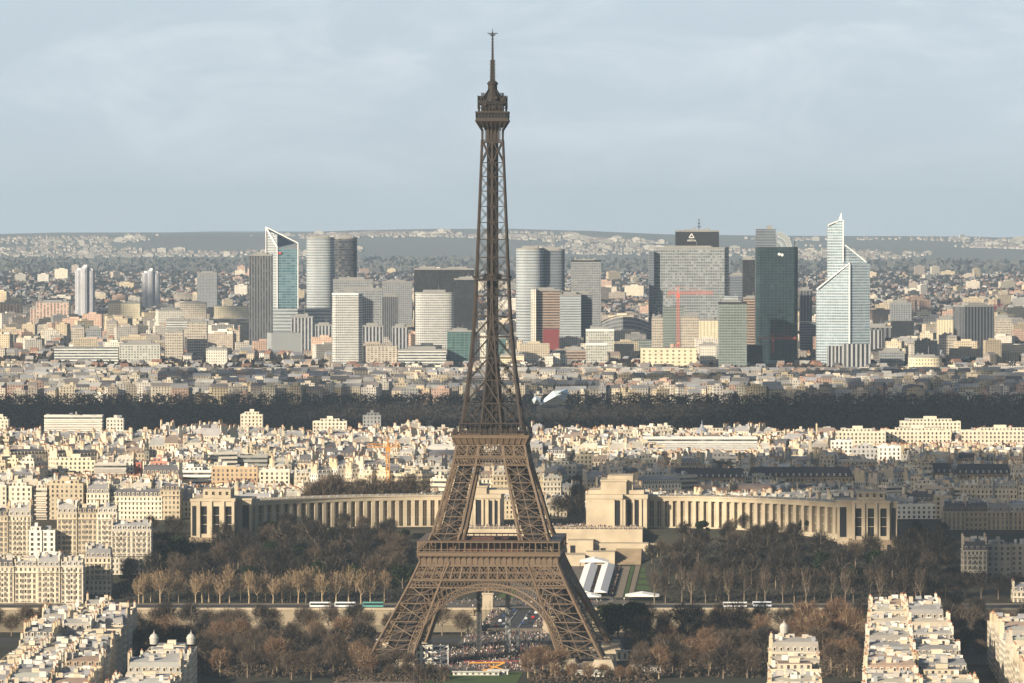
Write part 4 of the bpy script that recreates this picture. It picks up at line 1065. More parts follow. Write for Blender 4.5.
F_GREEN = facade('grey_green_glass', (.26, .30, .28), (.10, .13, .125), .85, .6, vary=.5, light=(.22, .26, .25))
F_LILAC = facade('blue_white_stripes', (.64, .63, .62), (.16, .20, .30), .5, 1.0, vary=.3, light=(.45, .5, .6))
ROOFG = plain('flat_roof', (.30, .30, .29), .9, 0, .4, .05)
FRAMEW = plain('white_frame', (.78, .78, .76), .5)
DARKP = plain('dark_panel', (.022, .023, .028), .6)
def rect(w_, d, c=0): 
    if c: return [(-w_ / 2 + c, -d / 2), (w_ / 2 - c, -d / 2), (w_ / 2, -d / 2 + c), (w_ / 2, d / 2 - c), (w_ / 2 - c, d / 2), (-w_ / 2 + c, d / 2), (-w_ / 2, d / 2 - c), (-w_ / 2, -d / 2 + c)]
    return [(-w_ / 2, -d / 2), (w_ / 2, -d / 2), (w_ / 2, d / 2), (-w_ / 2, d / 2)]
def oval(a, b, n=28, p=2.0):
    o = []
    for i in range(n):
        t = 2 * pi * i / n; c, s = cos(t), sin(t); o.append((a * math.copysign(abs(c) ** (2 / p), c), b * math.copysign(abs(s) ** (2 / p), s)))
    return o
def tower(px0, px1, ytop, D, mat, label, d=None, rz=0, ybase=None, shape='rect', cell=(3.2, 3.8), roof=None, hut=True, side=None, c=0, name='office_tower', cat='tower', zt=None, group=None, p=2.6, cap=None, base=None):
    """a high building: photographed edges px0..px1, top row ytop, at distance D"""
    W = (X(px1, D, 100) - X(px0, D, 100)); x = (X(px0, D, 100) + X(px1, D, 100)) / 2
    d = d or min(W, 34); ztop = P(0, ytop, D)[2]; zb = G(x, D) - 4
    h = ztop - zb
    if shape == 'rect' and rz:
        k = abs(cos(rz)) + abs(sin(rz)) * (d / W); W2 = W / k; d = d / k * 1.0; W = W2
    e = empty(name, (x, D + d / 2, zb), rz, label, cat, group)
    poly = rect(W, d, c) if shape == 'rect' else oval(W / 2, d / 2, 36, p)
    m = MB(); m.prism(poly, 0, h, 0, 1, uv=cell)
    m.build('facade', [mat, roof or ROOFG], e)
    if hut:
        r = random.Random(int(px0)); m = MB()
        m.box(-W * .3, W * .28, -d * .25, d * .25, h, h + r.uniform(2.5, 5)); 
        for k in range(3):
            a = r.uniform(-.4, .4) * W; m.box(a - 1.6, a + 1.6, -2, 2, h, h + r.uniform(2, 6))
        m.bar((W * .1, 0, h), (W * .1, 0, h + r.uniform(8, 14)), .5)
        m.build('roof_plant', ROOFG, e)
        m = MB(); 
        q = [(a * 1.0, b * 1.0) for a, b in poly]; m.prism([(a * 1.01, b * 1.01) for a, b in q], h - 1.2, h + 1.1, 0); m.build('parapet', cap or ROOFG, e)
    return e, W, d, h
# far left pair of clustered residential towers
def cluster(px0, px1, ytop, D, mat, label):
    W = X(px1, D) - X(px0, D); x = (X(px0, D) + X(px1, D)) / 2; zb = G(x, D) - 4; h = P(0, ytop, D)[2] - zb
    e = empty('residential_tower', (x, D, zb), 0, label, 'tower'); rr_ = W * .2
    for k, (a, b, hh) in enumerate(((-W * .3, 0, h - 4), (0, -W * .16, h), (W * .3, 0, h - 5), (0, W * .3, h + 2))):
        m = MB(); m.prism([(a + u, b + v) for u, v in oval(rr_, rr_, 14)], 0, hh, 0, 1, uv=(3, 3)); m.box(a - rr_ * .4, a + rr_ * .4, b - rr_ * .4, b + rr_ * .4, hh, hh + 4, 1); m.build('column', [mat, FRAMEW], e)
cluster(75, 95, 268, 9900, F_LILAC, 'tall white residential tower of clustered columns, left of the others')
cluster(142, 160, 271, 11500, F_LILAC, 'smaller blue-white clustered residential tower farther off at left')
tower(197, 217, 273, 10800, F_GRIDD, 'plain grey boxy tower standing alone at left', cell=(3, 3))
A = 'pinkish flats on the left edge'
tower(-4, 26, 315, 9300, F_PINK, 'low pinkish slab of flats on the far left edge', d=20, cell=(6, 3), name='block_of_flats', cat='flats', group=A)
tower(30, 38, 308, 9250, F_PINK, 'narrow pinkish stair tower of flats left', d=20, cell=(6, 3), name='block_of_flats', cat='flats', group=A)
tower(36, 69, 302, 9200, F_PINK, 'tall striped pink and cream slab of flats at left', d=20, cell=(6, 3), name='block_of_flats', cat='flats', group=A)
tower(0, 22, 303, 9500, F_PINK, 'pinkish flats behind the low slab on the left edge', d=20, cell=(6, 3), name='block_of_flats', cat='flats', group=A)
tower(44, 70, 300, 9600, F_WHITE, 'pale blue-white flats with gabled lift towers behind the pink slab', d=18, name='block_of_flats', cat='flats')
tower(108, 122, 302, 9500, F_YELL, 'small cream flats right of the white clustered tower', d=18, name='block_of_flats', cat='flats')
tower(121, 140, 303, 9450, F_YELL, 'cream flats with grey side in the left distance', d=24, name='block_of_flats', cat='flats')
tower(155, 182, 310, 8900, F_WHITE, 'white stepped flats left of the dark long hall', d=22, rz=.3, name='block_of_flats', cat='flats')
tower(166, 189, 320, 8500, F_RIB, 'white banded office below the stepped flats', d=20)
tower(180, 206, 303, 9300, F_APT, 'dark fronted flats beside the boxy grey tower', d=22, name='block_of_flats', cat='flats')
tower(205, 250, 319, 9000, F_DARK, 'long dark low office hall left of the tall finned tower', d=40, cell=(14, 14), hut=False)
tower(214, 252, 306, 9400, F_YELL, 'sunlit cream housing above the dark long hall', d=20, name='block_of_flats', cat='flats', hut=False)
tower(54, 118, 347, 7260, F_RIB, 'long white banded office slab at left, the left of two joined', d=20, hut=False)
tower(119, 160, 344, 7250, F_LATT, 'pale office slab with lattice glazing, right of the banded slab', d=20, cell=(4, 3.6))
tower(-10, 31, 343, 7900, F_BROWN, 'brown banded office block on the left edge', d=30, hut=False)
tower(107, 117, 322, 8300, F_APT, 'beige flats above the joined office slabs', d=20, name='block_of_flats', cat='flats')
tower(71, 84, 327, 8200, F_APT, 'grey-beige flats left of the beige ones', d=20, name='block_of_flats', cat='flats')
tower(86, 101, 329, 8150, F_GRIDD, 'grey block above the long banded slab', d=20, name='block_of_flats', cat='flats')
tower(165, 183, 331, 7350, F_APT, 'left of two tall balconied apartment towers', d=22, name='residential_tower', cat='tower', p=2.6)
tower(187, 207, 322, 7400, F_APT, 'right of two tall balconied apartment towers', d=24, name='residential_tower')
tower(206, 227, 349, 7150, F_WHITE, 'white stepped apartment block right of the balconied towers', d=20, name='block_of_flats', cat='flats')
tower(249, 272, 255, 7700, F_FIND, 'tall dark finned tower with a pale left edge', d=30, cell=(4, 4), side=1)
# slanted-top glass tower with white frame
def slant():
    D = 8050; W = X(298, D) - X(266, D); x = (X(266, D) + X(298, D)) / 2; zb = P(0, 309, D)[2]; k = D / F
    zl, zr = P(0, 227, D)[2] - zb, P(0, 243, D)[2] - zb; e = empty('slanted_tower', (x, D, 0), 0, 'blue glass tower with a white frame and a sharply slanted top', 'tower')
    m = MB(); a = -W / 2; b = W / 2; s = a + W * .36
    m.prism([(a, 2), (s, -6), (s, 26), (a, 26)], 0, 0, 0, 1, uv=(6, 4), ztop=[zb + zl - 4, zb + zr + 8 * k, zb + zr + 8 * k, zb + zl - 4]); m.build('pale_flank', [F_SILV, FRAMEW], e)
    m = MB(); m.prism([(s, -6), (b, 0), (b, 26), (s, 26)], 0, 0, 0, 1, uv=(7, 4), ztop=[zb + zr - 9, zb + zr - 9, zb + zr - 9, zb + zr - 9]); m.build('glass_front', [F_BLUE, ROOFG], e)
    m = MB(); m.face([(a, 26, zb + zl), (a + 2, 2, zb + zl - 6), (s, -5, zb + zr - 7), (b, 25, zb + zr)], 0); m.face([(s, -5.5, zb + zr - 9), (b, .4, zb + zr - 9), (b, .5, zb + zr - 2)], 0); m.build('hollow_crown', F_SILVD, e)
    m = MB(); m.bar((a, 0, 0), (a, 0, zb + zl), 1.3); m.bar((a, 0, zb + zl), (b, 0, zb + zr), 1.6); m.bar((b, -1, zb + zr), (b, -1, 0), 1.3); m.bar((s, -6.5, 0), (s, -6.5, zb + zr - 6), 1.2); m.bar((a, 0, zb + zl), (s, -6.5, zb + zr - 6), 2.4); m.build('frame', FRAMEW, e)
    m = MB(); m.box(s + 2, s + 6, -7, -5.6, zb + zr - 17, zb + zr - 14); m.build('red_sign', plain('sign_red', (.6, .05, .05)), e)
slant()
dk = tower(272, 331, 309, 7800, F_SILV, 'long pale raised deck building below the slanted tower', d=44, cell=(8, 5), hut=False)
tower(240, 262, 322, 7950, F_DARK, 'low dark glass block behind the finned tower', d=30, hut=False)
tower(306, 334, 238, 8000, F_SILV, 'bright silvery round glass tower', shape='oval', d=40, cell=(8, 4))
tower(332, 357, 238, 8100, facade('dark_round_glass', (.07, .08, .10), (.03, .035, .05), 1.0, .6, vary=.3), 'dark round-shouldered glass tower touching the silvery one', shape='oval', d=34, cell=(5, 4))
tower(333, 373, 280, 7950, F_GRIDD, 'grey stepped office block behind the rounded white tower', d=30)
tower(343, 382, 289, 7850, F_GRIDD, 'wide grey-blue office block in front of the stepped one', d=24)
tower(382, 412, 282, 8400, F_GRIDD, 'pale grey far slab left of the black towers', d=24, cell=(3, 3))
tower(382, 398, 296, 7820, F_FIND, 'dark grey block left of the black towers', d=24)
tower(266, 301, 333, 7500, plain('pale_blue_box', (.34, .36, .37), .7, 0, .2, .05), 'blank pale grey box building below the slanted tower', d=36, rz=.25, hut=False)
tower(291, 313, 317, 7620, F_FIN, 'beige vertically striped flats beside the grey box', d=20, name='block_of_flats', cat='flats', cell=(5, 3))
tower(315, 333, 325, 7600, F_FIN, 'second beige vertically striped block, left of the rounded white tower', d=20, name='block_of_flats', cat='flats', cell=(5, 3))
tower(332, 362, 294, 7180, F_GRID, 'white tower with rounded corners and a dotted window grid', d=30, c=5, cell=(2.8, 3.4), cap=FRAMEW)
tower(362, 383, 326, 7500, F_FIN, 'low beige striped flats right of the white rounded tower', d=20, name='block_of_flats', cat='flats', cell=(5, 3))
tower(392, 408, 327, 7500, F_FIN, 'small beige striped flats left of the curved pale tower', d=20, name='block_of_flats', cat='flats', cell=(5, 3))
tower(363, 397, 346, 7190, F_APT, 'wide balconied flats in front of the striped ones', d=20, name='block_of_flats', cat='flats', cell=(5, 3), hut=False)
tower(398, 446, 350, 7170, F_RIB, 'low wide white office with dark ribbon windows', d=30)
tower(415, 454, 293, 7500, F_GRID, 'pale tower with a curved front and fine window grid', shape='oval', p=4, d=30, cell=(2.8, 3.4))
tower(414, 441, 269, 7900, F_DARK, 'left of the pair of black glass towers', d=30, cell=(3, 4))
tower(441, 474, 269, 8000, F_DARK, 'right of the pair of black glass towers, partly behind the iron lattice', d=30, cell=(3, 4))
tower(454, 478, 279, 7850, F_DARK, 'slightly lower black glass block against the iron lattice', d=26, cell=(3, 4))
tower(447, 473, 331, 7200, F_TEAL, 'teal green glass office beside the iron tower', d=24, cell=(6, 3.6))
tower(473, 486, 332, 7210, F_WHITE, 'narrow white slab seen through the iron lattice', d=20, name='block_of_flats', cat='flats')
tower(486, 506, 338, 7300, F_TEAL, 'low greenish block seen through the iron lattice', d=20)
tower(500, 524, 355, 7200, F_YELL, 'low cream block right of the iron lattice', d=20, name='block_of_flats', cat='flats')
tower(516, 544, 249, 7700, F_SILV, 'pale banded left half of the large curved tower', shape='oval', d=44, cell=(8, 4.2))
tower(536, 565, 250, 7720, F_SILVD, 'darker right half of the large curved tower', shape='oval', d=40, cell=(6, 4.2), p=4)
tower(534, 560, 290, 7600, F_BROWN, 'brown-grey block at the foot of the large curved tower', d=30)
tower(531, 536, 289, 7590, F_WHITE, 'thin pale stair shaft beside the brown-grey block', d=20, hut=False)
tower(571, 601, 261, 7900, F_GRIDD, 'tall pale grey tower with a dark stepped cap', d=34, cell=(2.6, 3.6), cap=DARKP)
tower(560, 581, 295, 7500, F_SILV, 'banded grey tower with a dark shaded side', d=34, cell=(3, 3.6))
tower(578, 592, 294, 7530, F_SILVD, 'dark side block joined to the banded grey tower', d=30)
tower(543, 559, 329, 7450, plain('red_cladding', (.20, .045, .045), .6, 0, .3, .05), 'small deep red block at the foot of the towers', d=20, hut=False)
tower(586, 614, 330, 7350, F_LATT, 'white framed glass block right of the banded tower', d=20, cap=FRAMEW)
tower(586, 607, 344, 7200, F_LATT, 'second smaller framed block in front of the white framed one', d=16, cap=FRAMEW)
for i, (a, b, y) in enumerate(((545, 553, 356), (553, 560, 353), (561, 567, 357), (567, 572, 366))):
    tower(a, b, y, 7150 + 15 * i, F_WHITE, ['first', 'second', 'third', 'fourth'][i] + ' from left of four slim cream residential towers by the wood', d=14, name='residential_tower', group='slim cream towers by the wood', hut=False)
tower(566, 586, 350, 7280, F_BROWN, 'dark brick block behind the slim cream towers', d=20)
tower(614, 634, 344, 7350, F_DARK, 'dark low glass block right of the framed ones', d=24, hut=False)
tower(634, 652, 340, 7500, F_GREEN, 'low green-grey office left of the cream cube', d=24, hut=False)
# shell roof hall
def shell():
    D = 7900; x = X(626, D); W = X(656, D) - X(598, D); zt = P(0, 316, D)[2]; e = empty('vaulted_hall', (x, D, 0), 0, 'wide low grey hall with a curved shell roof among the towers', 'hall')
    m = MB(); n = 16; d = 60
    pf = [(-W / 2 + W * i / n, zt - 14 * (2 * i / n - 1) ** 2) for i in range(n + 1)]
    for (a, za), (b, zb) in zip(pf[:-1], pf[1:]): m.face([(a, 0, za), (b, 0, zb), (b, d, zb), (a, d, za)])
    m.build('shell_roof', plain('shell_concrete', (.42, .42, .41), .7, 0, .3, .04), e)
    m = MB()
    for i, ((a, za), (b, zb)) in enumerate(zip(pf[:-1], pf[1:])): m.face([(a, 1, 0), (b, 1, 0), (b, 1, zb - 1), (a, 1, za - 1)], 0, ((i * 2, 0), (i * 2 + 2, 0), (i * 2 + 2, 12), (i * 2, 12)))
    m.build('glass_front', F_GRIDD, e)
shell()
tower(649, 729, 248, 8000, F_GRID if False else facade('grey_window_wall', (.31, .335, .35), (.07, .085, .09), .7, .55, vary=.9, light=(.4, .42, .42)), 'very wide grey slab tower with chequered windows', d=40, cell=(3.6, 4.4), c=7)
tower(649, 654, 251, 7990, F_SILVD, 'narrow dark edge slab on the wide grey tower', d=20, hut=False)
e_, W_, d_, h_ = tower(676, 719, 231, 8200, DARKP, 'black tower with a white emblem rising behind the wide grey slab', d=40)
def text(body, size, parent, loc, mat, name='lettering', ext=.2):
    cu = bpy.data.curves.new(name, 'FONT'); cu.body = body; cu.size = size; cu.align_x = 'CENTER'; cu.align_y = 'CENTER'; cu.extrude = ext
    o = bpy.data.objects.new(name, cu); COL.objects.link(o); o.parent = parent; o.location = loc; o.rotation_euler = (pi / 2, 0, 0); cu.materials.append(mat)
    bpy.context.view_layer.update(); me = bpy.data.meshes.new_from_object(o); bpy.data.objects.remove(o)
    o = inst(name, me, parent, loc); o.rotation_euler = (pi / 2, 0, 0); return o
text('AREVA', 4.6, e_, (-W_ * .14, -d_ / 2 - 1.2, h_ - 15), WHITE)
m = MB(); q = -W_ * .14; zz = h_ - 11; yy = -d_ / 2 - 1
for a, b in (((q - 4, zz), (q, zz + 7)), ((q, zz + 7), (q + 4, zz)), ((q - 2, zz + .5), (q + 2, zz + .5))): m.bar((a[0], yy, a[1]), (b[0], yy, b[1]), 1.3)
m.build('emblem', WHITE, e_)
m = MB(); m.bar((3, 0, h_), (3, 0, h_ + 19), 1.2); m.box(0, 6, -1, 1, h_ + 6, h_ + 7); m.box(1, 5, -1, 1, h_ + 11, h_ + 12); m.build('antenna', DARKP, e_)
crane(678, 294, 7420, 84, 15, 50, (.62, .14, .10), 'red tower crane in front of the wide grey slab', 3.2)
crane(995, 306, 9800, 60, 10, 14, (.55, .08, .14), 'thin crimson crane right of the dark finned tower', 3.6)
crane(773, 339, 7200, 20, 20, 32, (.60, .14, .10), 'low red and white crane before the dark green tower', 2.4)
crane(788, 331, 7350, 20, 24, 18, (.60, .14, .12), 'second red crane higher before the dark green tower', 2.4)
tower(652, 663, 318, 7400, F_APT, 'slim beige flats left of the red crane', d=18, name='block_of_flats', cat='flats')
tower(663, 684, 307, 7600, F_GREEN, 'glass block with a pale sloping top behind the red crane', d=20, hut=False)
tower(681, 699, 316, 7420, F_APT, 'balconied flats right of the red crane', d=20, name='block_of_flats', cat='flats')
tower(699, 719, 320, 7500, F_YELL, 'cream balconied flats left of the grey-green tower', d=20, name='block_of_flats', cat='flats', cell=(5, 3))
tower(641, 697, 348, 7120, F_YELL, 'large plain sunlit cream cube office', d=34, cell=(8, 5), hut=False)
tower(700, 716, 345, 7180, F_WHITE, 'small white flats right of the cream cube', d=16, name='block_of_flats', cat='flats')
tower(719, 747, 303, 7130, F_GREEN, 'grey-green glass tower with a pale vertical stripe', d=30, cell=(4, 3.6), cap=DARKP)
e_, W_, d_, h_ = tower(724, 738, 296, 7170, F_SILV, 'pale grey upper block behind the grey-green tower', d=20, hut=False)
tower(730, 745, 275, 8000, F_SILVD, 'slate blue block between the slab tower and the dark green one', d=24)
tower(743, 755, 259, 7900, F_DARK, 'narrow black block left of the dark green tower', d=24)
tower(744, 760, 298, 7400, F_BROWN, 'brown banded block left of the dark green tower', d=24)
# dark green tower with glass dome
e_, W_, d_, h_ = tower(756, 798, 247, 7260, F_TEALD, 'very tall dark green glass tower with a curved glass crown', d=40, cell=(5, 3.8), c=5, hut=False)
zt2 = P(0, 229, 7300)[2] - P(0, 247, 7260)[2]
m = MB(); m.prism([(-W_ / 2 + 1, -8), (-W_ * .02, -8), (-W_ * .02, 14), (-W_ / 2 + 1, 14)], h_, h_ + zt2, 0, 1, uv=(5, 3.8)); m.box(-W_ * .22, -W_ * .1, -2, 6, h_ + zt2, h_ + zt2 + 5, 1); m.build('upper_block', [F_SILVD, ROOFG], e_)
m = MB(); n = 10
for i in range(n):
    a0, a1 = pi / 2 * i / n, pi / 2 * (i + 1) / n; ux = W_ * .36
    pA, pB = (ux * sin(a0), zt2 * .86 * cos(a0)), (ux * sin(a1), zt2 * .86 * cos(a1))
    m.face([(pA[0], -8, h_ + pA[1]), (pB[0], -8, h_ + pB[1]), (pB[0], 14, h_ + pB[1]), (pA[0], 14, h_ + pA[1])], 0, (2, 6)); m.face([(0, -8, h_), (pB[0], -8, h_ + pB[1]), (pA[0], -8, h_ + pA[1])], 0, ((0, 0), (3, 3), (2, 3)))
m.build('glass_crown', facade('crown_glass', (.4, .44, .46), (.2, .24, .27), .8, .8), e_)
m = MB(); m.bar((W_ * .44, 0, h_), (W_ * .44, 0, h_ + 12), .9); m.build('antenna', DARKP, e_)
m = MB(); m.lathe((0, 0, 0), [(0, 0), (2, .1), (2, .9), (0, 1)], 14)
o = m.build('emblem', WHITE, e_, (3, -d_ / 2 - .2, h_ - 10)); o.rotation_euler = (pi / 2, 0, 0)
o = inst('emblem', o.data, e_, (7, -d_ / 2 - .2, h_ - 11)); o.rotation_euler = (pi / 2, 0, 0)
# blue-white tower with stepped pointed top
def spire():
    D = 7170; k = D / F; x = X(843.5, D); zg = G(x, D) - 3; Z = lambda py: P(0, py, D)[2] - zg; U = lambda px: X(px, D) - x
    e = empty('pointed_tower', (x, D, zg), 0, 'pale blue glass tower with a diagonal roof and a tall pointed spire', 'tower')
    m = MB(); d = 36
    m.prism([(U(817), 2), (U(849), -10), (U(849), 26), (U(817), 26)], 0, 0, 0, 1, uv=(3.4, 3.8), ztop=[Z(289), Z(264), Z(264), Z(289)]); m.build('left_facade', [F_BLUEW, FRAMEW], e)
    m = MB(); m.prism([(U(849) + .05, -10), (U(870), 2), (U(870), 30), (U(849) + .05, 26)], 0, 0, 0, 1, uv=(3.4, 3.8), ztop=[Z(263), Z(264), Z(264), Z(263)])
    m.build('right_facade', [F_BLUEW, FRAMEW], e)
    m = MB(); m.prism([(U(828), 8), (U(843), 4), (U(843), 26), (U(828), 26)], 0, 0, 0, 1, uv=(3.4, 3.8), ztop=[Z(225), Z(219), Z(219), Z(225)])
    m.prism([(U(843) + .05, 4), (U(849), 6), (U(868), 16), (U(868), 28), (U(843) + .05, 26)], 0, 0, 0, 1, uv=(3.4, 3.8), ztop=[Z(247), Z(249), Z(262), Z(262), Z(247)]); m.build('upper_block', [F_BLUEW, FRAMEW], e)
    m = MB(); m.face([(U(838), 6, Z(222)), (U(843), 4, Z(240)), (U(841.5), 6, Z(212))]); m.face([(U(838), 12, Z(222)), (U(843), 12, Z(240)), (U(841.5), 7, Z(212))][::-1]); m.face([(U(838), 6, Z(222)), (U(841.5), 6, Z(212)), (U(841.5), 7, Z(212)), (U(838), 12, Z(222))]); m.face([(U(843), 4, Z(240)), (U(843), 12, Z(240)), (U(841.5), 7, Z(212)), (U(841.5), 6, Z(212))]); m.build('spire', FRAMEW, e)
    m = MB(); m.bar((U(817), -1, Z(289)), (U(849), -10.5, Z(263)), 1.3); m.bar((U(845), 2, Z(245)), (U(866), -1, Z(262)), 1.3); m.bar((U(828), 5.5, Z(225)), (U(838), 5.5, Z(221)), 1.6); m.bar((U(849), -10.8, 0), (U(849), -10.8, Z(264)), 1.6); m.bar((U(843.2), 2.5, Z(262)), (U(843.2), 2.5, Z(220)), 1.2)
    m.build('frame', FRAMEW, e)
spire()
tower(828, 846, 346, 7090, F_FIN, 'low striped office below the pale blue tower', d=24, cell=(5, 60), hut=False)
tower(843, 871, 344, 7080, F_FIN, 'wider diagonal-striped low office below the pale blue tower', d=24, cell=(6, 80), hut=False)
tower(866, 892, 327, 7700, F_FIND, 'dark columned block right of the pale blue tower', d=30, cell=(7, 60))
tower(870, 882, 330, 7650, F_FIN, 'grey columned block joined to the dark columned one', d=24, cell=(6, 60), hut=False)
tower(800, 812, 290, 8200, F_FIND, 'dark slim tower between the two tallest glass ones', d=24, cell=(5, 40))
tower(800, 817, 322, 7500, F_SILVD, 'slate office between the two tallest glass towers', d=24, hut=False)
tower(741, 763, 345, 7160, F_DARK, 'low dark block at the foot of the green tower', d=20, hut=False)
e_, W_, d_, h_ = tower(955, 995, 306, 7500, F_FIND, 'broad dark tower with vertical fins standing apart at right', d=46, cell=(5, 90), rz=.35)
m = MB(); m.box(-W_ * .42, -W_ * .3, -d_ / 2 - .4, -d_ / 2 - .1, 8, h_ * .6); m.build('pale_panel', ROOFG, e_) if False else None
tower(938, 957, 319, 7700, F_YELL, 'sunlit stepped cream flats left of the finned tower', d=24, name='block_of_flats', cat='flats', cell=(4, 3))
tower(940, 957, 336, 7500, F_APT, 'dark terraced flats below the sunlit stepped ones', d=24, name='block_of_flats', cat='flats')
tower(891, 912, 303, 8600, F_GRIDD, 'grey twin-shaft tower right of the pale blue one', d=24, cell=(4, 3))
tower(892, 914, 321, 8200, F_DARK, 'dark squat glass office at right', d=30, hut=False)
tower(996, 1012, 318, 8200, F_APT, 'tan flats right of the finned tower', d=20, name='block_of_flats', cat='flats')
tower(999, 1030, 344, 7500, F_WHITE, 'long white flats on the right edge', d=20, rz=.1, name='block_of_flats', cat='flats', hut=False)
tower(880, 905, 352, 7150, F_GRIDD, 'stepped grey flats at the foot of the columned block', d=24, name='block_of_flats', cat='flats')
tower(909, 943, 357, 7050, F_YELL, 'rounded cream-topped pavilion block at right', shape='oval', d=30, name='pavilion_block', cat='building', cell=(4, 5))
tower(990, 1040, 366, 6950, F_WHITE, 'low white terrace on the right edge by the wood', d=24, hut=False)
# glass sails building in the wood
def sails():
    D = 5480; z = G(0, D); c = P(553, 405, D); e = empty('glass_sail_building', (c[0], D, z), 0, 'white curved glass sail building in the dark wood right of the tower', 'building')
    zb = c[2] - z
    M_ = plain('white_glass_sail', (.62, .70, .76), .2); k = D / F
    def sail(pts, name):
        m = MB(); n = 8; f, b = [(p[0] * k, -6 * i % 5, zb + p[1] * k) for i, p in enumerate(pts)], None
        cx = sum(p[0] for p in f) / len(f); cz = sum(p[2] for p in f) / len(f)
        for a, b in zip(f, f[1:] + f[:1]): m.face([a, b, (cx, -14, cz + 2)]); m.face([b, a, (cx, 8, cz)])
        m.build(name, M_, e)
    sail([(-13, 0), (-8, 7), (0, 14), (10, 15), (16, 13), (12, 4), (4, 0)], 'sail')
    sail([(-3, 8), (4, 14), (14, 16), (17, 10)], 'sail')
    sail([(-19, 1), (-21, 5), (-18, 9), (-13, 7), (-12, 1)], 'sail')
    m = MB(); m.box(-16 * k, 12 * k, 8, 30, 0, zb - 2); m.build('wall', DARKP, e)
sails()
# ------------------------------------------------------------------ suburbs: masses too many to count
rs = random.Random(99)
W_, R_, = MB(), MB()
def simple(W_, R_, x, y, g, w_, d, h, ang, col, roof, pitched):
    T = Tf(x, y, g, ang)
    W_.box(-w_ / 2, w_ / 2, -d / 2, d / 2, -8, h, 0, col, T, uv=(3.2, 3.1), mt=1, ctop=roof)
    if pitched: R_.frus(-w_ / 2 - .3, w_ / 2 + .3, -d / 2 - .3, d / 2 + .3, h, h + min(5, d * .35), .3, d / 2 - .2, 1, roof, T)
    else: R_.box(-w_ * .2, w_ * .2, -d * .2, d * .2, h, h + 2.6, 3, col, T)
SUBC = CREAMS + [(.66, .62, .55), (.7, .66, .6), (.36, .31, .26), (.30, .27, .24), (.44, .30, .24), (.28, .28, .28), (.52, .36, .28)]
SUBR = [(.30, .31, .33), (.22, .20, .19), (.30, .17, .12), (.30, .24, .20), (.40, .39, .37), (.12, .12, .13)]
# terraces along the far edge of the wood
y = 5930
while y < 6960:
    x = X(-40, y); xe = X(1064, y)
    while x < xe:
        w_ = rs.uniform(8, 24); h = min(rs.uniform(11, 22), 221 - 160.5 * y / 5233)
        c_ = tuple(q * .85 for q in jit(pick(rs, SUBC), rs, .15))
        if rs.random() < .82: simple(W_, R_, x + w_ / 2, y + rs.uniform(-8, 8), G(x, y), w_, rs.uniform(9, 13), max(3.5, h), rs.uniform(-.5, .5), c_, jit(pick(rs, SUBR[:2] + SUBR[4:] + ROOFS[:3]), rs), rs.random() < .4)
        x += w_ + rs.choice((0, 0, 3, 14))
    y += rs.uniform(24, 34)
# behind: density even on the picture
for i in range(15000):
    py = 275 + 97 * rs.random() ** 1.15; zz = 12; D = DY(py, 14)
    if D < 7050 or D > 18300: continue
    x = X(rs.uniform(-50, 1074), D); s = .9 + (D - 7000) / 60000
    big = rs.random() < (.18 if D < 9500 else .03)
    if D < 9500 and rs.random() < .45: continue
    w_ = rs.uniform(20, 50) if big else (rs.uniform(7, 15) if D < 9500 else rs.uniform(5, 11)); h = rs.uniform(16, 40) if big else rs.uniform(6, 13)
    if D < 8600 and D > 7300 and not big: h *= 1.4; w_ *= 1.2
    if D < 7300: h = min(h, 9)
    if 7000 < D < 8600 and rs.random() < .35: continue
    simple(W_, R_, x, D, G(x, D), w_, rs.uniform(10, 16) * s, h, rs.uniform(-.7, .7), jit(pick(rs, SUBC), rs, .15), jit(pick(rs, SUBR), rs), not big)
for i in range(6500):       # hillsides
    D = rs.uniform(20600, 25600); x = X(rs.uniform(-60, 1084), D)
    if sin(x / 430 + D / 900) + .6 * sin(x / 170) + .8 * sin(D / 310) < .35: continue
    big = rs.random() < .10
    big = rs.random() < .05; w_ = rs.uniform(22, 60) if big else rs.uniform(8, 18); h = rs.uniform(12, 22) if big else rs.uniform(5, 9)
    simple(W_, R_, x, D, G(x, D), w_, 12, h, rs.uniform(-.5, .5), jit((.46, .44, .40), rs, .2), (.26, .22, .2), not big)  # muted house tones on the hills, haze put into the colour
cs = tag(empty('suburb_houses', (0, 0, 0)), 'hazy spread of distant suburb houses beyond the wood and on the far hills', 'houses', kind='stuff')
a = W_.build('wall', CITYM, cs); b = R_.build('roof', CITYM, cs); a['kind'] = b['kind'] = 'stuff'

# ------------------------------------------------------------------ trees
BARK = plain('bark', (.19, .15, .11), .95)
BARKP = plain('pale_bark', (.40, .31, .20), .9)
TW_B = plain('brown_twigs', (.115, .088, .066), .95, 0, .6, .4, dark=(.055, .042, .034))
TW_R = plain('reddish_twigs', (.19, .125, .082), .95, 0, .6, .4, dark=(.13, .07, .04))
TW_P = plain('pale_twigs', (.30, .215, .13), .95, 0, .6, .4, dark=(.16, .11, .07))
TW_F = plain('hazed_far_twigs', (.10, .10, .095), .95)  # paler than the other twigs, with distance haze put into the colour
TW_D = plain('dark_twigs', (.045, .038, .034), .95, 0, .6, .4, dark=(.028, .026, .026))
LEAFD = plain('evergreen_leaves', (.022, .034, .014), .8, 0, .6, .5, dark=(.012, .02, .01))
LEAFY = plain('willow_leaves', (.18, .17, .03), .8, 0, .6, .5, dark=(.08, .09, .02))
for q in (TW_B, TW_R, TW_P, TW_D, LEAFD, LEAFY):
    q.node_tree.nodes['Principled BSDF'].inputs['Specular IOR Level'].default_value = .05
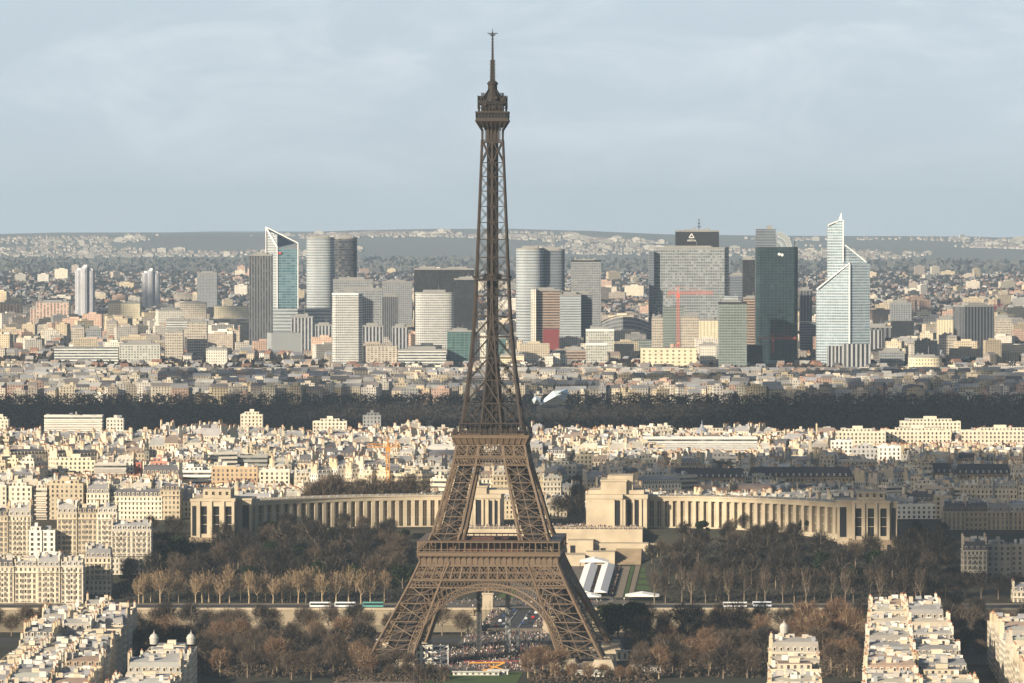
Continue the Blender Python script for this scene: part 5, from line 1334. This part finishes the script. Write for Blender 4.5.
    # a little light passes through
def rdir(r, up=0):
    while True:
        v = Vector((r.uniform(-1, 1), r.uniform(-1, 1), r.uniform(-1, 1)))
        if .01 < v.length < 1: v.normalize(); v.z += up; return v.normalized()
def bare(seed, H, R, ntw, thick=.10, cz=.62, rz=.42, up=.5, clear=.28):
    """bare winter tree: trunk mesh with limbs, crown mesh of fine twigs"""
    r = random.Random(seed); t = MB(); c = MB(); tips = []
    t.tube([(0, 0, -1.5), (0, 0, H * clear * .5), (r.uniform(-.2, .2), 0, H * clear), (r.uniform(-.4, .4), .1, H * .6), (r.uniform(-.5, .5), 0, H * .85)], [.45, .36, .3, .16, .06], 6)
    for k in range(9):
        a = 2 * pi * k / 9 + r.uniform(-.3, .3); z0 = H * r.uniform(clear, .6); L_ = R * r.uniform(.65, 1.0)
        e1 = (cos(a) * L_ * .45, sin(a) * L_ * .45, z0 + H * r.uniform(.06, .14)); e2 = (cos(a + r.uniform(-.3, .3)) * L_ * .9, sin(a) * L_ * .9, min(H * .97, z0 + H * r.uniform(.22, .42)))
        t.tube([(0, 0, z0), e1, e2], [.2, .14, .05], 5)
        for j in range(3):
            b = Vector(e1).lerp(Vector(e2), .3 * j + .1); v = rdir(r, .7) * L_ * .5; t.tube([tuple(b), tuple(b + v * .6), tuple(b + v)], [.1, .07, .03], 4); tips.append(b + v)
        tips += [Vector(e2), Vector(e1)]
    cen = Vector((0, 0, H * cz))
    lobes = [rdir(r, .3) for k in range(11)]
    for k in range(ntw):
        d = r.choice(lobes) * .8 + rdir(r) * .75; d.normalize()
        rad = r.random() ** .45; lump = .78 + .22 * sin(seed + d.x * 5 + d.y * 4) * cos(d.z * 4 + d.x * 3)
        p = cen + Vector((d.x * R, d.y * R, d.z * H * rz)) * rad * lump
        if p.z < H * clear: p.z = H * clear + r.random() * 2
        v = (d + Vector((0, 0, up)) + rdir(r) * .6).normalized(); ln = r.uniform(1.0, 2.4); s = v.cross(rdir(r)).normalized() * thick * r.uniform(.6, 1.5)
        q = p + v * ln; c.face([tuple(p - s), tuple(p + s), tuple(q + s * .3), tuple(q - s * .3)])
        v2 = (v + rdir(r) * .8).normalized() * ln * .7; p2 = p + v * ln * .4; c.face([tuple(p2 - s * .7), tuple(p2 + s * .7), tuple(p2 + v2)])
    return t, c
def leafy(seed, H, R, n, cone=False, size=.55):
    r = random.Random(seed); t = MB(); c = MB()
    t.tube([(0, 0, -1), (0, 0, H * .4), (.2, 0, H * .85)], [.4, .3, .08], 6)
    for k in range(6):
        a = k * pi / 3; t.tube([(0, 0, H * .3), (cos(a) * R * .5, sin(a) * R * .5, H * .5), (cos(a) * R * .75, sin(a) * R * .75, H * .65)], [.15, .1, .04], 4)
    lob = [Vector((r.uniform(-.6, .6) * R, r.uniform(-.6, .6) * R, H * r.uniform(.4, .85))) for k in range(13)]
    for k in range(n):
        if cone:
            z = H * (.1 + .9 * r.random() ** 1.3); rr_ = R * (1 - z / H) * (.55 + .45 * r.random()); a = r.uniform(0, 2 * pi); p = Vector((cos(a) * rr_, sin(a) * rr_, z))
        else:
            p = r.choice(lob) + rdir(r) * R * .42 * r.random() ** .3
        u = rdir(r) * size * r.uniform(.6, 1.4); v = u.cross(rdir(r)).normalized() * size * r.uniform(.5, 1)
        c.face([tuple(p - u), tuple(p + v), tuple(p + u), tuple(p - v)])
    return t, c
PROT = {}
def proto(kind, i):
    k = (kind, i)
    if k not in PROT:
        sd = hash(kind) % 1 + i * 17 + len(kind) * 3
        if kind == 'brown': t, c = bare(sd, 15, 6.2, 1900, .06); mt, mc = BARK, TW_B
        elif kind == 'dark': t, c = bare(sd + 5, 17, 7, 2100, .07); mt, mc = BARK, TW_D
        elif kind == 'red': t, c = bare(sd + 9, 17, 7, 2100, .065); mt, mc = BARKP, TW_R
        elif kind == 'plane': t, c = bare(sd + 3, 20, 4.9, 620, .065, .60, .42, 1.5, .2); mt, mc = BARKP, TW_P
        elif kind == 'poplar': t, c = bare(sd + 6, 21, 3.8, 480, .075, .60, .42, 1.5, .2); mt, mc = BARK, TW_B
        elif kind == 'green': t, c = leafy(sd, 14, 6, 2400); mt, mc = BARK, LEAFD
        elif kind == 'willow': t, c = leafy(sd, 12, 5, 2200); mt, mc = BARK, LEAFY
        PROT[k] = (t.mesh(kind + '_trunk', mt), c.mesh(kind + '_crown', mc))
    return PROT[k]
KN = {'brown': ('bare_tree', 'bare brown tree'), 'dark': ('bare_tree', 'dark bare tree'), 'red': ('bare_tree', 'reddish bare tree'), 'plane': ('plane_tree', 'pale-barked slender tree'), 'poplar': ('poplar_tree', 'tall slim bare tree'),
      'green': ('evergreen_tree', 'dark evergreen tree'), 'willow': ('willow_tree', 'yellow-green weeping tree')}
rt = random.Random(31); NT = 0
def tree(x, y, kind, label, group, sc=1.0, z=None):
    global NT
    NT += 1; a, b = proto(kind, rt.randint(0, 3)); nm = KN[kind][0]
    e = empty(nm, (x, y, G(x, y) if z is None else z), rt.uniform(0, 6.28), label, 'tree', group); s = sc * rt.uniform(.88, 1.12); e.scale = (s, s, s * rt.uniform(.92, 1.08))
    inst('trunk', a, e); inst('crown', b, e)
def grove(px0, px1, D0, D1, nrow, ncol, kinds, where, group, sc=1.0, skip=None, jx=.35):
    for j in range(nrow):
        D = D0 + (D1 - D0) * (j + .5) / nrow; items = []
        for i in range(ncol):
            px = px0 + (px1 - px0) * (i + .5 + rt.uniform(-jx, jx)) / ncol; DD = D + rt.uniform(-.3, .3) * (D1 - D0) / nrow
            x = X(px, DD, 8)
            if skip and skip(px, DD, x): continue
            items.append((px, x, DD))
        items.sort()
        for i, (px, x, DD) in enumerate(items):
            k = rt.choice(kinds); sc_ = sc * (.68 if 3195 < DD < 3300 else 1); tree(x, DD, k, f'{KN[k][1]}, {ORD[i]} from left in {ORD[j]} row, {where}', group, sc_)
def axuv(x, y):
    dx, dy = x - AX[0], y - AX[1]; return dx * cos(AR) + dy * sin(AR), -dx * sin(AR) + dy * cos(AR)
# row of pale planes on the far quay
n = 17; xs = [138, 149, 160, 177, 195, 208, 240, 257, 265, 282, 290, 306, 322, 336, 348, 361, 384, 143, 168, 202, 220, 229, 249, 273, 298, 314, 370]
xs.sort()
for i, px in enumerate(xs): tree(X(px, 3042 + rt.uniform(-5, 5)), 3042 + (i % 3) * 5, 'plane', f'pale-barked slender tree, {ORD[i]} from left in the row on the left far quay', 'pale trees along the far quay, left', 1.0)
for i in range(22):
    px = 655 + i * 12.5 + rt.uniform(-3, 3); tree(X(px, 3046), 3040 + (i % 3) * 6, 'poplar', f'tall slim bare tree, {ORD[i]} from left in the row on the right far quay', 'slim trees along the far quay, right', 1.0)
# gardens left and right of the axis
sk = lambda px, D, x: (-70 < axuv(x, D)[0] < 74)
grove(120, 440, 3075, 3262, 6, 14, ['brown', 'dark', 'dark', 'brown', 'green'], 'garden left of the fountains', 'trees of the left garden', 1.15, lambda px, D, x: sk(px, D, x) or (px < 262 and D > 3180))
grove(640, 935, 3075, 3262, 6, 12, ['dark', 'dark', 'green', 'dark', 'brown'], 'garden right of the fountains', 'trees of the right garden', 1.1, lambda px, D, x: axuv(x, D)[0] < (76 if D < 3195 else 66) or (px > 805 and D > 3165))
# park at the foot of the tower
grove(100, 372, 2572, 2800, 7, 12, ['brown', 'brown', 'red', 'dark', 'brown'], 'park left of the tower foot', 'park trees left of the tower', .95, lambda px, D, x: (px < 205 and D < 2660))
grove(-20, 470, 2836, 2862, 1, 27, ['brown', 'brown', 'dark'], 'near quay left of the bridge', 'trees on the near quay, left', 1.0, lambda px, D, x: px > 462)
grove(635, 860, 2572, 2800, 7, 11, ['brown', 'brown', 'red', 'dark', 'brown'], 'park right of the tower foot', 'park trees right of the tower', .95, lambda px, D, x: (760 < px < 830 and D < 2690) or px > 856)
grove(640, 1035, 2836, 2862, 1, 24, ['brown', 'dark'], 'near quay right of the bridge', 'trees on the near quay, right', 1.0)
for i, (px, D, s) in enumerate(((806, 2790, 1.35), (838, 2800, 1.45), (852, 2760, 1.2), (818, 2745, 1.1), (722, 2800, 1.1), (738, 2830, 1.1))):
    tree(X(px, D), D, 'red', ['large reddish bare tree left of the long bottom-right block, leftmost', 'largest reddish bare tree beside the long bottom-right block', 'reddish bare tree hard against the long bottom-right block',
         'smaller reddish bare tree above the ornate small block', 'lone reddish tree before the right river wall', 'second reddish tree before the right river wall'][i], 'reddish trees lower right', s)
for i, (px, D) in enumerate(((612, 2838), (625, 2845), (618, 2800), (634, 2815), (640, 2850))):
    tree(X(px, D), D, 'green', 'dark evergreen tree in the clump behind the right tower foot', 'evergreens behind the right tower foot', 1.35)
tree(X(651, 2745), 2745, 'willow', 'yellow-green weeping tree right of the right tower foot', None, .9)
for i, (px, D) in enumerate(((572, 2572), (588, 2568), (604, 2576), (620, 2570), (632, 2580), (555, 2575), (535, 2600), (551, 2595), (543, 2612), (562, 2604), (528, 2590))): tree(X(px, D), D, 'red', 'reddish bare tree in the clump before the right tower foot', 'clump before the right tower foot', .8 if px < 566 and D > 2588 else .5)
for i, (px, D) in enumerate(((432, 2580), (420, 2572), (444, 2568), (405, 2574), (390, 2570), (365, 2575), (355, 2600), (412, 2588), (398, 2600), (384, 2610), (410, 2595), (372, 2600))): tree(X(px, D), D, 'brown', 'bare brown tree in the clump before the left tower foot', 'clump before the left tower foot', .8 if D > 2588 else .55)
# streets between the near blocks and street by the palace
grove(938, 985, 2640, 2990, 5, 3, ['dark', 'brown'], 'street between the two bottom-right blocks', 'trees between the bottom-right blocks', .8)
grove(890, 1020, 3045, 3075, 1, 8, ['dark'], 'right edge road beyond the river', 'trees by the right far road', .95)
grove(890, 950, 3120, 3250, 3, 4, ['dark'], 'street right of the palace', 'trees in the street right of the palace', .9)
grove(548, 584, 3340, 3640, 4, 3, ['dark'], 'avenue behind the palace gap', 'trees of the avenue behind the palace', .9)
grove(310, 420, 3365, 3372, 1, 11, ['brown'], 'row just behind the left palace wing', 'trees behind the left palace wing', 1.75)
grove(120, 190, 3150, 3260, 3, 5, ['dark'], 'wooded street left of the palace', 'trees left of the palace', 1.0)
print('TREES', NT)
# the wood: one mass of bare crowns
def wood():
    m = MB(); r = random.Random(8); pts = []
    lumps = []
    y = 4700.0
    while y < 5920:
        hw = X(1090, y); st = 13 + (y - 4700) / 200; n = int(2 * hw / st)
        for i in range(n):
            x = -hw + st * (i + r.random()); yy = y + r.uniform(-6, 6)
            if abs(PX(x, yy, 20)[0] - 553) < 24 and 5400 < yy < 5560: continue
            R = r.uniform(5, 8.5); H = r.uniform(14, 15.5)
            g = G(x, yy); c = Vector((x, yy, g + H * .6))
            for k in range(46):
                d = rdir(r, .35); p = c + Vector((d.x * R, d.y * R, d.z * H * .38)) * r.uniform(.7, 1.0)
                u = rdir(r, .3) * r.uniform(.9, 1.7); v = u.cross(rdir(r)).normalized() * r.uniform(.4, 1.0)
                m.face([tuple(p - u), tuple(p + v), tuple(p + u), tuple(p - v)])
        y += 26
    o = m.build('wood', TW_D); tag(o, 'broad dark band of bare winter woodland across the middle distance', 'wood', kind='stuff')
wood()
# scattered tree clumps among the suburbs
def clumps():
    m = MB(); r = random.Random(18)
    for i in range(7500):
        D = DY(274 + 104 * r.random(), 14)
        if D < 5960 or D > 18300 or (D < 7300 and r.random() < .6): continue
        x = X(r.uniform(-50, 1074), D); s = 1 + (D - 6000) / 5000
        w_ = r.uniform(6, 26) * s; n = 14
        for k in range(n):
            d = rdir(r, .3); p = Vector((x + d.x * w_, D + d.y * 8, G(x, D) + 5 + d.z * 6)); u = rdir(r, .2) * 3.4 * s; v = u.cross(rdir(r)).normalized() * 2.4 * s
            m.face([tuple(p - u), tuple(p + v), tuple(p + u), tuple(p - v)])
    o = m.build('suburb_woods', TW_D); tag(o, 'dark patches of woodland among the distant suburbs', 'wood', kind='stuff')
    m = MB()     # a second wood far off below the hills
    for i in range(6500):
        D = r.uniform(17900, 20600); x = X(r.uniform(-60, 1084), D); p = Vector((x, D, G(x, D) + r.uniform(4, 20))); u = rdir(r, .2) * 17; v = u.cross(rdir(r)).normalized() * 9
        m.face([tuple(p - u), tuple(p + v), tuple(p + u), tuple(p - v)])
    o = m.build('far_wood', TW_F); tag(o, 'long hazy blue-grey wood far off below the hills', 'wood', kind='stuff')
clumps()
# undergrowth hides the park soil between the crowns
def under(name, px0, px1, D0, D1, n, mat, label, skip=None):
    m = MB(); r = random.Random(int(px0 + D0))
    for i in range(n):
        D = r.uniform(D0, D1); x = X(r.uniform(px0, px1), D, 5)
        if skip and skip(x, D): continue
        h = r.uniform(.6, 3.6); g = G(x, D)
        for k in range(5):
            p = Vector((x + r.uniform(-1.5, 1.5), D + r.uniform(-1.5, 1.5), g + r.random() * h)); u = rdir(r, .6) * r.uniform(.5, 1.3); v = u.cross(rdir(r)).normalized() * .35
            m.face([tuple(p - u), tuple(p + v), tuple(p + u), tuple(p - v)])
    tag(m.build(name, mat), label, 'undergrowth', kind='stuff')
under('undergrowth', 100, 375, 2590, 2862, 3400, TW_B, 'brown leafless shrubs under the park trees left of the tower')
under('undergrowth', 630, 1010, 2590, 2862, 4600, TW_B, 'brown leafless shrubs under the park trees right of the tower', lambda x, y: (PX(x, y, 5)[0] > 857 and y < 2850))
under('undergrowth', 335, 448, 2562, 2622, 500, TW_B, 'brown shrubs before the left tower foot')
under('undergrowth', 530, 655, 2562, 2622, 500, TW_B, 'brown shrubs before the right tower foot')
under('undergrowth', 120, 440, 3050, 3230, 3600, TW_D, 'dark leafless shrubs in the left garden', lambda x, y: abs(axuv(x, y)[0]) < 60)
under('undergrowth', 640, 960, 3050, 3230, 3600, TW_D, 'dark leafless shrubs in the right garden', lambda x, y: axuv(x, y)[0] < (76 if y < 3195 else 66))

# ------------------------------------------------------------------ garden axis: lawns, tents, paths
def axsheet(name, u0, u1, v0, v1, mat, dz=.12, nsub=12):
    m = MB()
    for i in range(nsub):
        a, b = v0 + (v1 - v0) * i / nsub, v0 + (v1 - v0) * (i + 1) / nsub
        q = [axp(u0, a), axp(u1, a), axp(u1, b), axp(u0, b)]; m.face([(x, y, G(x, y) + dz) for x, y, _ in q])
    tag(m.build(name, mat), kind='structure')
axsheet('garden_path', 49, 54, 378, 520, GRAVEL, .2); axsheet('garden_path', -30, -24, 378, 520, GRAVEL, .2)
axsheet('garden_path', 57, 60, 378, 525, GRAVEL, .2); axsheet('lawn', 54.5, 56.5, 378, 520, GRASS, .16)
for k in range(5): axsheet('lawn', 61, 74, 380 + k * 28, 402 + k * 28, GRASS, .18, 4)
axsheet('lawn', -60, -31, 378, 510, GRASS, .16); axsheet('lawn', -23, -10, 374, 420, GRASS, .16); axsheet('garden_terrace', -30, 48, 372, 525, PAVE, .1)
TENTW = plain('white_canvas', (.80, .79, .77), .7)
def tent(u, v, w_, d, h, label, group, name='market_tent'):
    x, y, _ = axp(u, v); e = empty(name, (x, y, G(x, y)), AR, label, 'tent', group)
    m = MB(); m.face([(-w_ / 2, -d / 2, h * .62), (0, -d / 2, h), (0, d / 2, h + 1), (-w_ / 2, d / 2, h * .62 + 1)]); m.face([(0, -d / 2, h), (w_ / 2, -d / 2, h * .62), (w_ / 2, d / 2, h * .62 + 1), (0, d / 2, h + 1)])
    m.face([(-w_ / 2, -d / 2, h * .62), (w_ / 2, -d / 2, h * .62), (0, -d / 2, h)]); m.build('canopy', TENTW, e)
    m = MB()
    for a in (-1, 1):
        for b in (-1, 1): m.bar((a * w_ * .48, b * d * .48, 0), (a * w_ * .48, b * d * .48, h * .64 + (b + 1) / 2), .14)
        q = MB(); q.face([(a * w_ * .48, -d * .48, .8), (a * w_ * .48, d * .48, 1.6), (a * w_ * .48, d * .48, h * .62 + .9), (a * w_ * .48, -d * .48, h * .62 - .1)]); q.build('side_panel', TENTW, e)
        m.bar((a * w_ * .48, -d * .48, h * .6), (a * w_ * .48, d * .48, h * .6 + 1), .12)
    m.bar((-w_ * .48, -d * .48, h * .6), (w_ * .48, -d * .48, h * .6), .12)
    m.build('frame', IRON_DK, e)
for k in range(9):
    tent(30.5, 384 + k * 14, 8, 13.6, 4.2, f'white ridge tent, {ORD[k]} from the near end of the left line in the fountain garden', 'white tents in the fountain garden')
    tent(41, 384 + k * 14, 8, 13.6, 4.2, f'white ridge tent, {ORD[k]} from the near end of the right line in the fountain garden', 'white tents in the fountain garden')
tent(32, 512, 18, 8, 6, 'wide white tent under the terrace wall', 'white tents in the fountain garden')
tent(66, 366, 20, 8, 4.5, 'wide flat white tent at the near end of the lawns', 'white tents in the fountain garden')
tent(36, 364, 12, 6, 4, 'small white tent at the foot of the right tent line', 'white tents in the fountain garden')
# ------------------------------------------------------------------ people: a crowd too large to count
def crowd():
    r = random.Random(4); m = MB()
    cols = [(.03, .03, .04), (.05, .05, .07), (.10, .07, .05), (.22, .20, .18), (.5, .48, .45), (.22, .06, .05), (.05, .07, .13), (.3, .25, .2), (.12, .12, .13), (.6, .58, .55)]
    def man(x, y, z):
        c = r.choice(cols); lg = r.choice(cols[:4]); a = r.uniform(0, 3.1); T = Tf(x, y, z, a)
        for s in (-1, 1): m.frus(s * .12 - .09, s * .12 + .09, -.1, .1, 0, .85, .02, .02, 0, lg, T)
        m.frus(-.26, .26, -.16, .16, .8, 1.48, .06, .04, 0, c, T); m.frus(-.35, -.25, -.08, .08, .85, 1.42, .02, .02, 0, c, T); m.frus(.25, .35, -.08, .08, .85, 1.42, .02, .02, 0, c, T)
        m.frus(-.1, .1, -.11, .11, 1.5, 1.75, .03, .03, 0, (.25, .16, .12), T)
    for i in range(1500):
        u = r.gauss(-4, 24); v = r.uniform(-76, 66); 
        if abs(u) > 54 or (v > -60 and v < 60 and abs(u) > 34): continue
        x, y, _ = axp(u, v); man(x, y, .1)
    for i in range(420): x, y, _ = axp(r.uniform(-22, 22), r.uniform(66, 166)); man(x, y, .18)
    for i in range(300): x, y, _ = axp(r.choice((-1, 1)) * r.uniform(12, 17), r.uniform(170, 300)); man(x, y, 2.42)
    for i in range(500): x, y, _ = axp(r.uniform(34.8, 36.8) if r.random() < .7 else r.uniform(46, 48), r.uniform(380, 510)); man(x, y, G(x, y) + .1)
    for i in range(520): x, y, _ = axp(r.uniform(-58, 58), r.uniform(562, 600)); man(x, y, 33.02)
    for i in range(60): x, y, _ = axp(r.uniform(-63, 0), r.uniform(545, 560)); man(x, y, 27.02)
    for i in range(200): x, y, _ = axp(r.uniform(-60, 60), r.uniform(308, 368)); man(x, y, 3.3)
    tag(m.build('crowd', plain('crowd_clothes', (1, 1, 1), .9, attr=True)), 'dense crowd of tiny visitors under the tower, on the bridge and terrace', 'crowd', kind='stuff')
crowd()
# ------------------------------------------------------------------ vehicles
TYRE = plain('tyre', (.02, .02, .02), .9); LAMP = plain('lamp_glass', (.6, .6, .55), .2)
def carmesh():
    out = {}
    b = MB(); b.frus(-.9, .9, -2.2, 2.2, .35, .95, .05, .08); b.frus(-.82, .82, -1.3, 1.5, .95, 1.42, .18, .5); out['body'] = b
    g = MB(); g.frus(-.84, .84, -1.2, 1.4, .98, 1.34, .16, .42); out['windows'] = g
    for k, (x, y) in enumerate(((-.85, -1.4), (.85, -1.4), (-.85, 1.4), (.85, 1.4))):
        w = MB(); 
        w.tube([(x - .12, y, .33), (x + .12, y, .33)], [.33, .33], 10); out['wheel%d' % k] = w
    return out
CARM = {}
def car(x, y, z, rz, col, label, group):
    if not CARM:
        for k, v in carmesh().items(): CARM[k] = v.mesh(k, GLASS_DK if k == 'windows' else TYRE)
    nm = 'car_paint_%d%d%d' % tuple(int(c * 99) for c in col)
    mt = MATS.get(nm) or plain(nm, col, .3)
    if 'body' + nm not in CARM: me = CARM['body'].copy(); me.materials.clear(); me.materials.append(mt); CARM['body' + nm] = me
    e = empty('parked_car' if 'parked' in label else 'car', (x, y, z), rz, label, 'car', group)
    inst('body', CARM['body' + nm], e); o = inst('windows', CARM['windows'], e); o.scale = (1.01, 1.01, 1.0)
    for k in range(4): inst('wheel', CARM['wheel%d' % k], e)
rv = random.Random(6); cc = [('white', (.75, .75, .75)), ('silver', (.45, .46, .48)), ('black', (.02, .02, .025)), ('dark blue', (.03, .05, .14)), ('red', (.4, .03, .03))]
for i in range(14):
    u = (-8.5, -5, 5, 8.5)[i % 4]; v = 178 + i * 8.6; x, y, _ = axp(u, v); cn, c = rv.choice(cc)
    car(x, y, 2.48, AR, c, f'{cn} car on the bridge roadway, {ORD[i]} from the tower end', 'cars on the bridge')
def bus(px, D, z, L_, col, label, cat='coach', name='coach'):
    x = X(px, D); e = empty(name, (x, D, z), 0, label, cat, 'coaches along the river roads')
    m = MB(); m.frus(-L_ / 2, L_ / 2, -1.25, 1.25, .4, 3.3, .1, .12); m.build('body', plain('coach_paint%d' % px, col, .4), e)
    m = MB(); m.box(-L_ / 2 + .4, L_ / 2 - .2, -1.3, -1.2, 1.5, 2.6); m.build('window_band', GLASS_DK, e)
    for s in (-.34, .3):
        m = MB(); m.tube([(L_ * s, -1.28, .5), (L_ * s, 1.28, .5)], [.5, .5], 10); m.build('wheel', TYRE, e)
for px, c, l in ((320, (.75, .75, .76), 'white coach on the far quay road, leftmost of three at left'), (345, (.72, .74, .78), 'pale coach on the far quay road, middle of three at left'),
                 (373, (.10, .30, .28), 'teal coach on the far quay road, left of the tower')):
    bus(px, 3014, 2.75, 12, c, l)
bus(735, 3014, 2.75, 14, (.74, .76, .78), 'white coach on the far quay road right of the tower'); bus(762, 3018, 2.75, 11, (.5, .55, .6), 'grey-white coach behind the white one right of the tower')
for i, (px, D) in enumerate(((650, 2815), (668, 2820), (690, 2812), (712, 2824), (735, 2818), (380, 2812), (395, 2820), (366, 2824), (350, 2815), (330, 2822))):
    cn, c = rv.choice(cc); car(X(px, D), D, .16, pi / 2, c, f'{cn} car on the near quay road {"right" if px > 500 else "left"} of the tower, {ORD[i % 5]} of five', 'cars on the near quay road')
# ------------------------------------------------------------------ small structures by the tower
def kiosk(px, D, w_, d, h, col, label, name='kiosk', cat='kiosk', roofc=None, storeys=1):
    x = X(px, D); e = empty(name, (x, D, .1), 0, label, cat)
    m = MB(); m.box(-w_ / 2, w_ / 2, -d / 2, d / 2, 0, h, 0, col, uv=(2.8, h / storeys), mt=1, ctop=roofc or col); m.build('wall', CITYM, e)
    m = MB(); m.box(-w_ / 2 - .5, w_ / 2 + .5, -d / 2 - .7, d / 2 + .5, h, h + .35, 3, roofc or col, bottom=True); m.build('roof', CITYM, e)
    return e
e = kiosk(424, 2665, 8, 9, 10, (.74, .71, .62), 'three-storey white temporary building under the left of the arch', 'site_building', 'building', storeys=3)
m = MB()
for k in range(4): m.box(4.2, 12.5, -4, 2, k * 3.1 + .2, k * 3.1 + .5, bottom=True)
for a in (4.4, 8.3, 12.3):
    for b in (-3.9, 1.9): m.bar((a, b, 0), (a, b, 10.4), .3)
for k in range(3): m.bar((4.6, -4.1, k * 3.1 + .4), (12, -4.1, k * 3.1 + 3.4), .35); m.bar((4.4, -4.1, k * 3.1 + 1.6), (12.4, -4.1, k * 3.1 + 1.6), .15)
m.build('outside_stairs', FRAMEW, e)
kiosk(590, 2598, 15, 5, 2.8, (.6, .58, .52), 'low white kiosk below the right tower foot')
kiosk(646, 2620, 15, 6, 3.4, (.62, .60, .56), 'low white shed right of the right tower foot')
kiosk(622, 2690, 6, 5, 5, (.72, .66, .5), 'small cream ticket hut right of the right tower foot')
kiosk(527, 2640, 7, 4, 4, (.74, .74, .74), 'small white box stall before the right tower foot')
kiosk(476, 2605, 46 * .5, 3, 1.6, (.6, .6, .55), 'long low white barrier stall before the lawn', 'stall', 'stall')
kiosk(498, 2608, 10, 3, 2.2, (.7, .7, .68), 'second white stall right of the long one before the lawn', 'stall', 'stall')
m = MB(); m.box(-18, 18, -.7, .7, 2.6, 2.9, bottom=True)
for k in range(7):
    for b in (-2.3, 2.3): m.bar((-17.5 + k * 5.8, b, 0), (-17.5 + k * 5.8, b, 2.7), .2)
e = empty('awning', (X(500, 2655), 2655, .1), 0, 'long red market awning across the crowd under the arch', 'awning'); m.build('canopy', plain('red_canvas', (.28, .05, .05), .8), e)
m = MB(); m.bar((-9, 0, 4.4), (9, 0, 4.6), .6); m.bar((9, 0, 4.6), (0, 0, .8), .7); m.bar((1, 0, 3), (9.5, -.5, .8), .5); m.box(-2, 2, -1, 1, 0, 1.2)
e = empty('lifting_platform', (X(487, 2625), 2625, .1), 0, 'orange-yellow folding access lift among the crowd under the arch', 'access lift'); m.build('boom', plain('lift_orange', (.55, .27, .05), .5), e)
def pylon(px, D, h, w_, label, col):
    e = empty('lift_pylon', (X(px, D), D, .1), 0, label, 'pylon', 'pylons under the arch'); m = MB()
    for a in (-1, 1):
        for b in (-1, 1): m.bar((a * w_, b * w_, 0), (a * w_, b * w_, h), .5)
    for k in range(int(h / 2.4)):
        m.bar((-w_, -w_, k * 2.4), (w_, -w_, k * 2.4 + 2.4), .25); m.bar((w_, -w_, k * 2.4), (w_, -w_, k * 2.4), .25); m.bar((-w_, -w_, k * 2.4), (w_, -w_, k * 2.4), .3)
    m.box(-w_ * .7, w_ * .7, -w_ * .7, w_ * .7, 0, h); m.build('mast', plain('pylon_%d' % px, col, .5), e)
pylon(508, 2735, 37, 1.1, 'pale grey lattice pylon in the middle under the arch', (.34, .35, .36)); pylon(518, 2738, 12, .8, 'short pale pylon beside the tall one', (.3, .31, .32)); pylon(479, 2740, 36, 1.1, 'dark lattice pylon left of the pale one under the arch', (.07, .07, .075))
# street lamps on the bridge
for i in range(8):
    u = (-16.5, 16.5)[i % 2]; v = 176 + (i // 2) * 38; x, y, _ = axp(u, v); e = empty('street_lamp', (x, y, 2.4), AR, f'tall street lamp on the {"left" if i % 2 == 0 else "right"} pavement of the bridge, {ORD[i // 2]} from the tower end', 'street lamp', 'lamps on the bridge')
    m = MB(); m.tube([(0, 0, 0), (0, 0, 8.5)], [.16, .09], 6); m.bar((-.9, 0, 8.4), (.9, 0, 8.4), .12); m.build('post', IRON_DK, e)
    for s in (-1, 1): m = MB(); m.lathe((s * .9, 0, 8), [(0, 0), (.25, .1), (.3, .4), (0, .7)], 8); m.build('lamp_head', LAMP, e)
# ------------------------------------------------------------------ haze
m = MB(); m.box(-16000, 16000, -600, 45000, -14, 400, bottom=True)
hz, nt, b = newmat('haze_air'); nt.nodes.remove(b)
v = N(nt, 'ShaderNodeVolumePrincipled'); v.inputs['Color'].default_value = (.60, .79, 1.0, 1); v.inputs['Density'].default_value = HAZE_DENSITY; v.inputs['Anisotropy'].default_value = 0.0
nt.links.new(v.outputs[0], nt.nodes['Material Output'].inputs['Volume']); hz.cycles.homogeneous_volume = True if hasattr(hz.cycles, 'homogeneous_volume') else None
o = m.build('haze', hz); tag(o, 'thin blue-grey winter haze over the whole city', 'haze', kind='stuff')
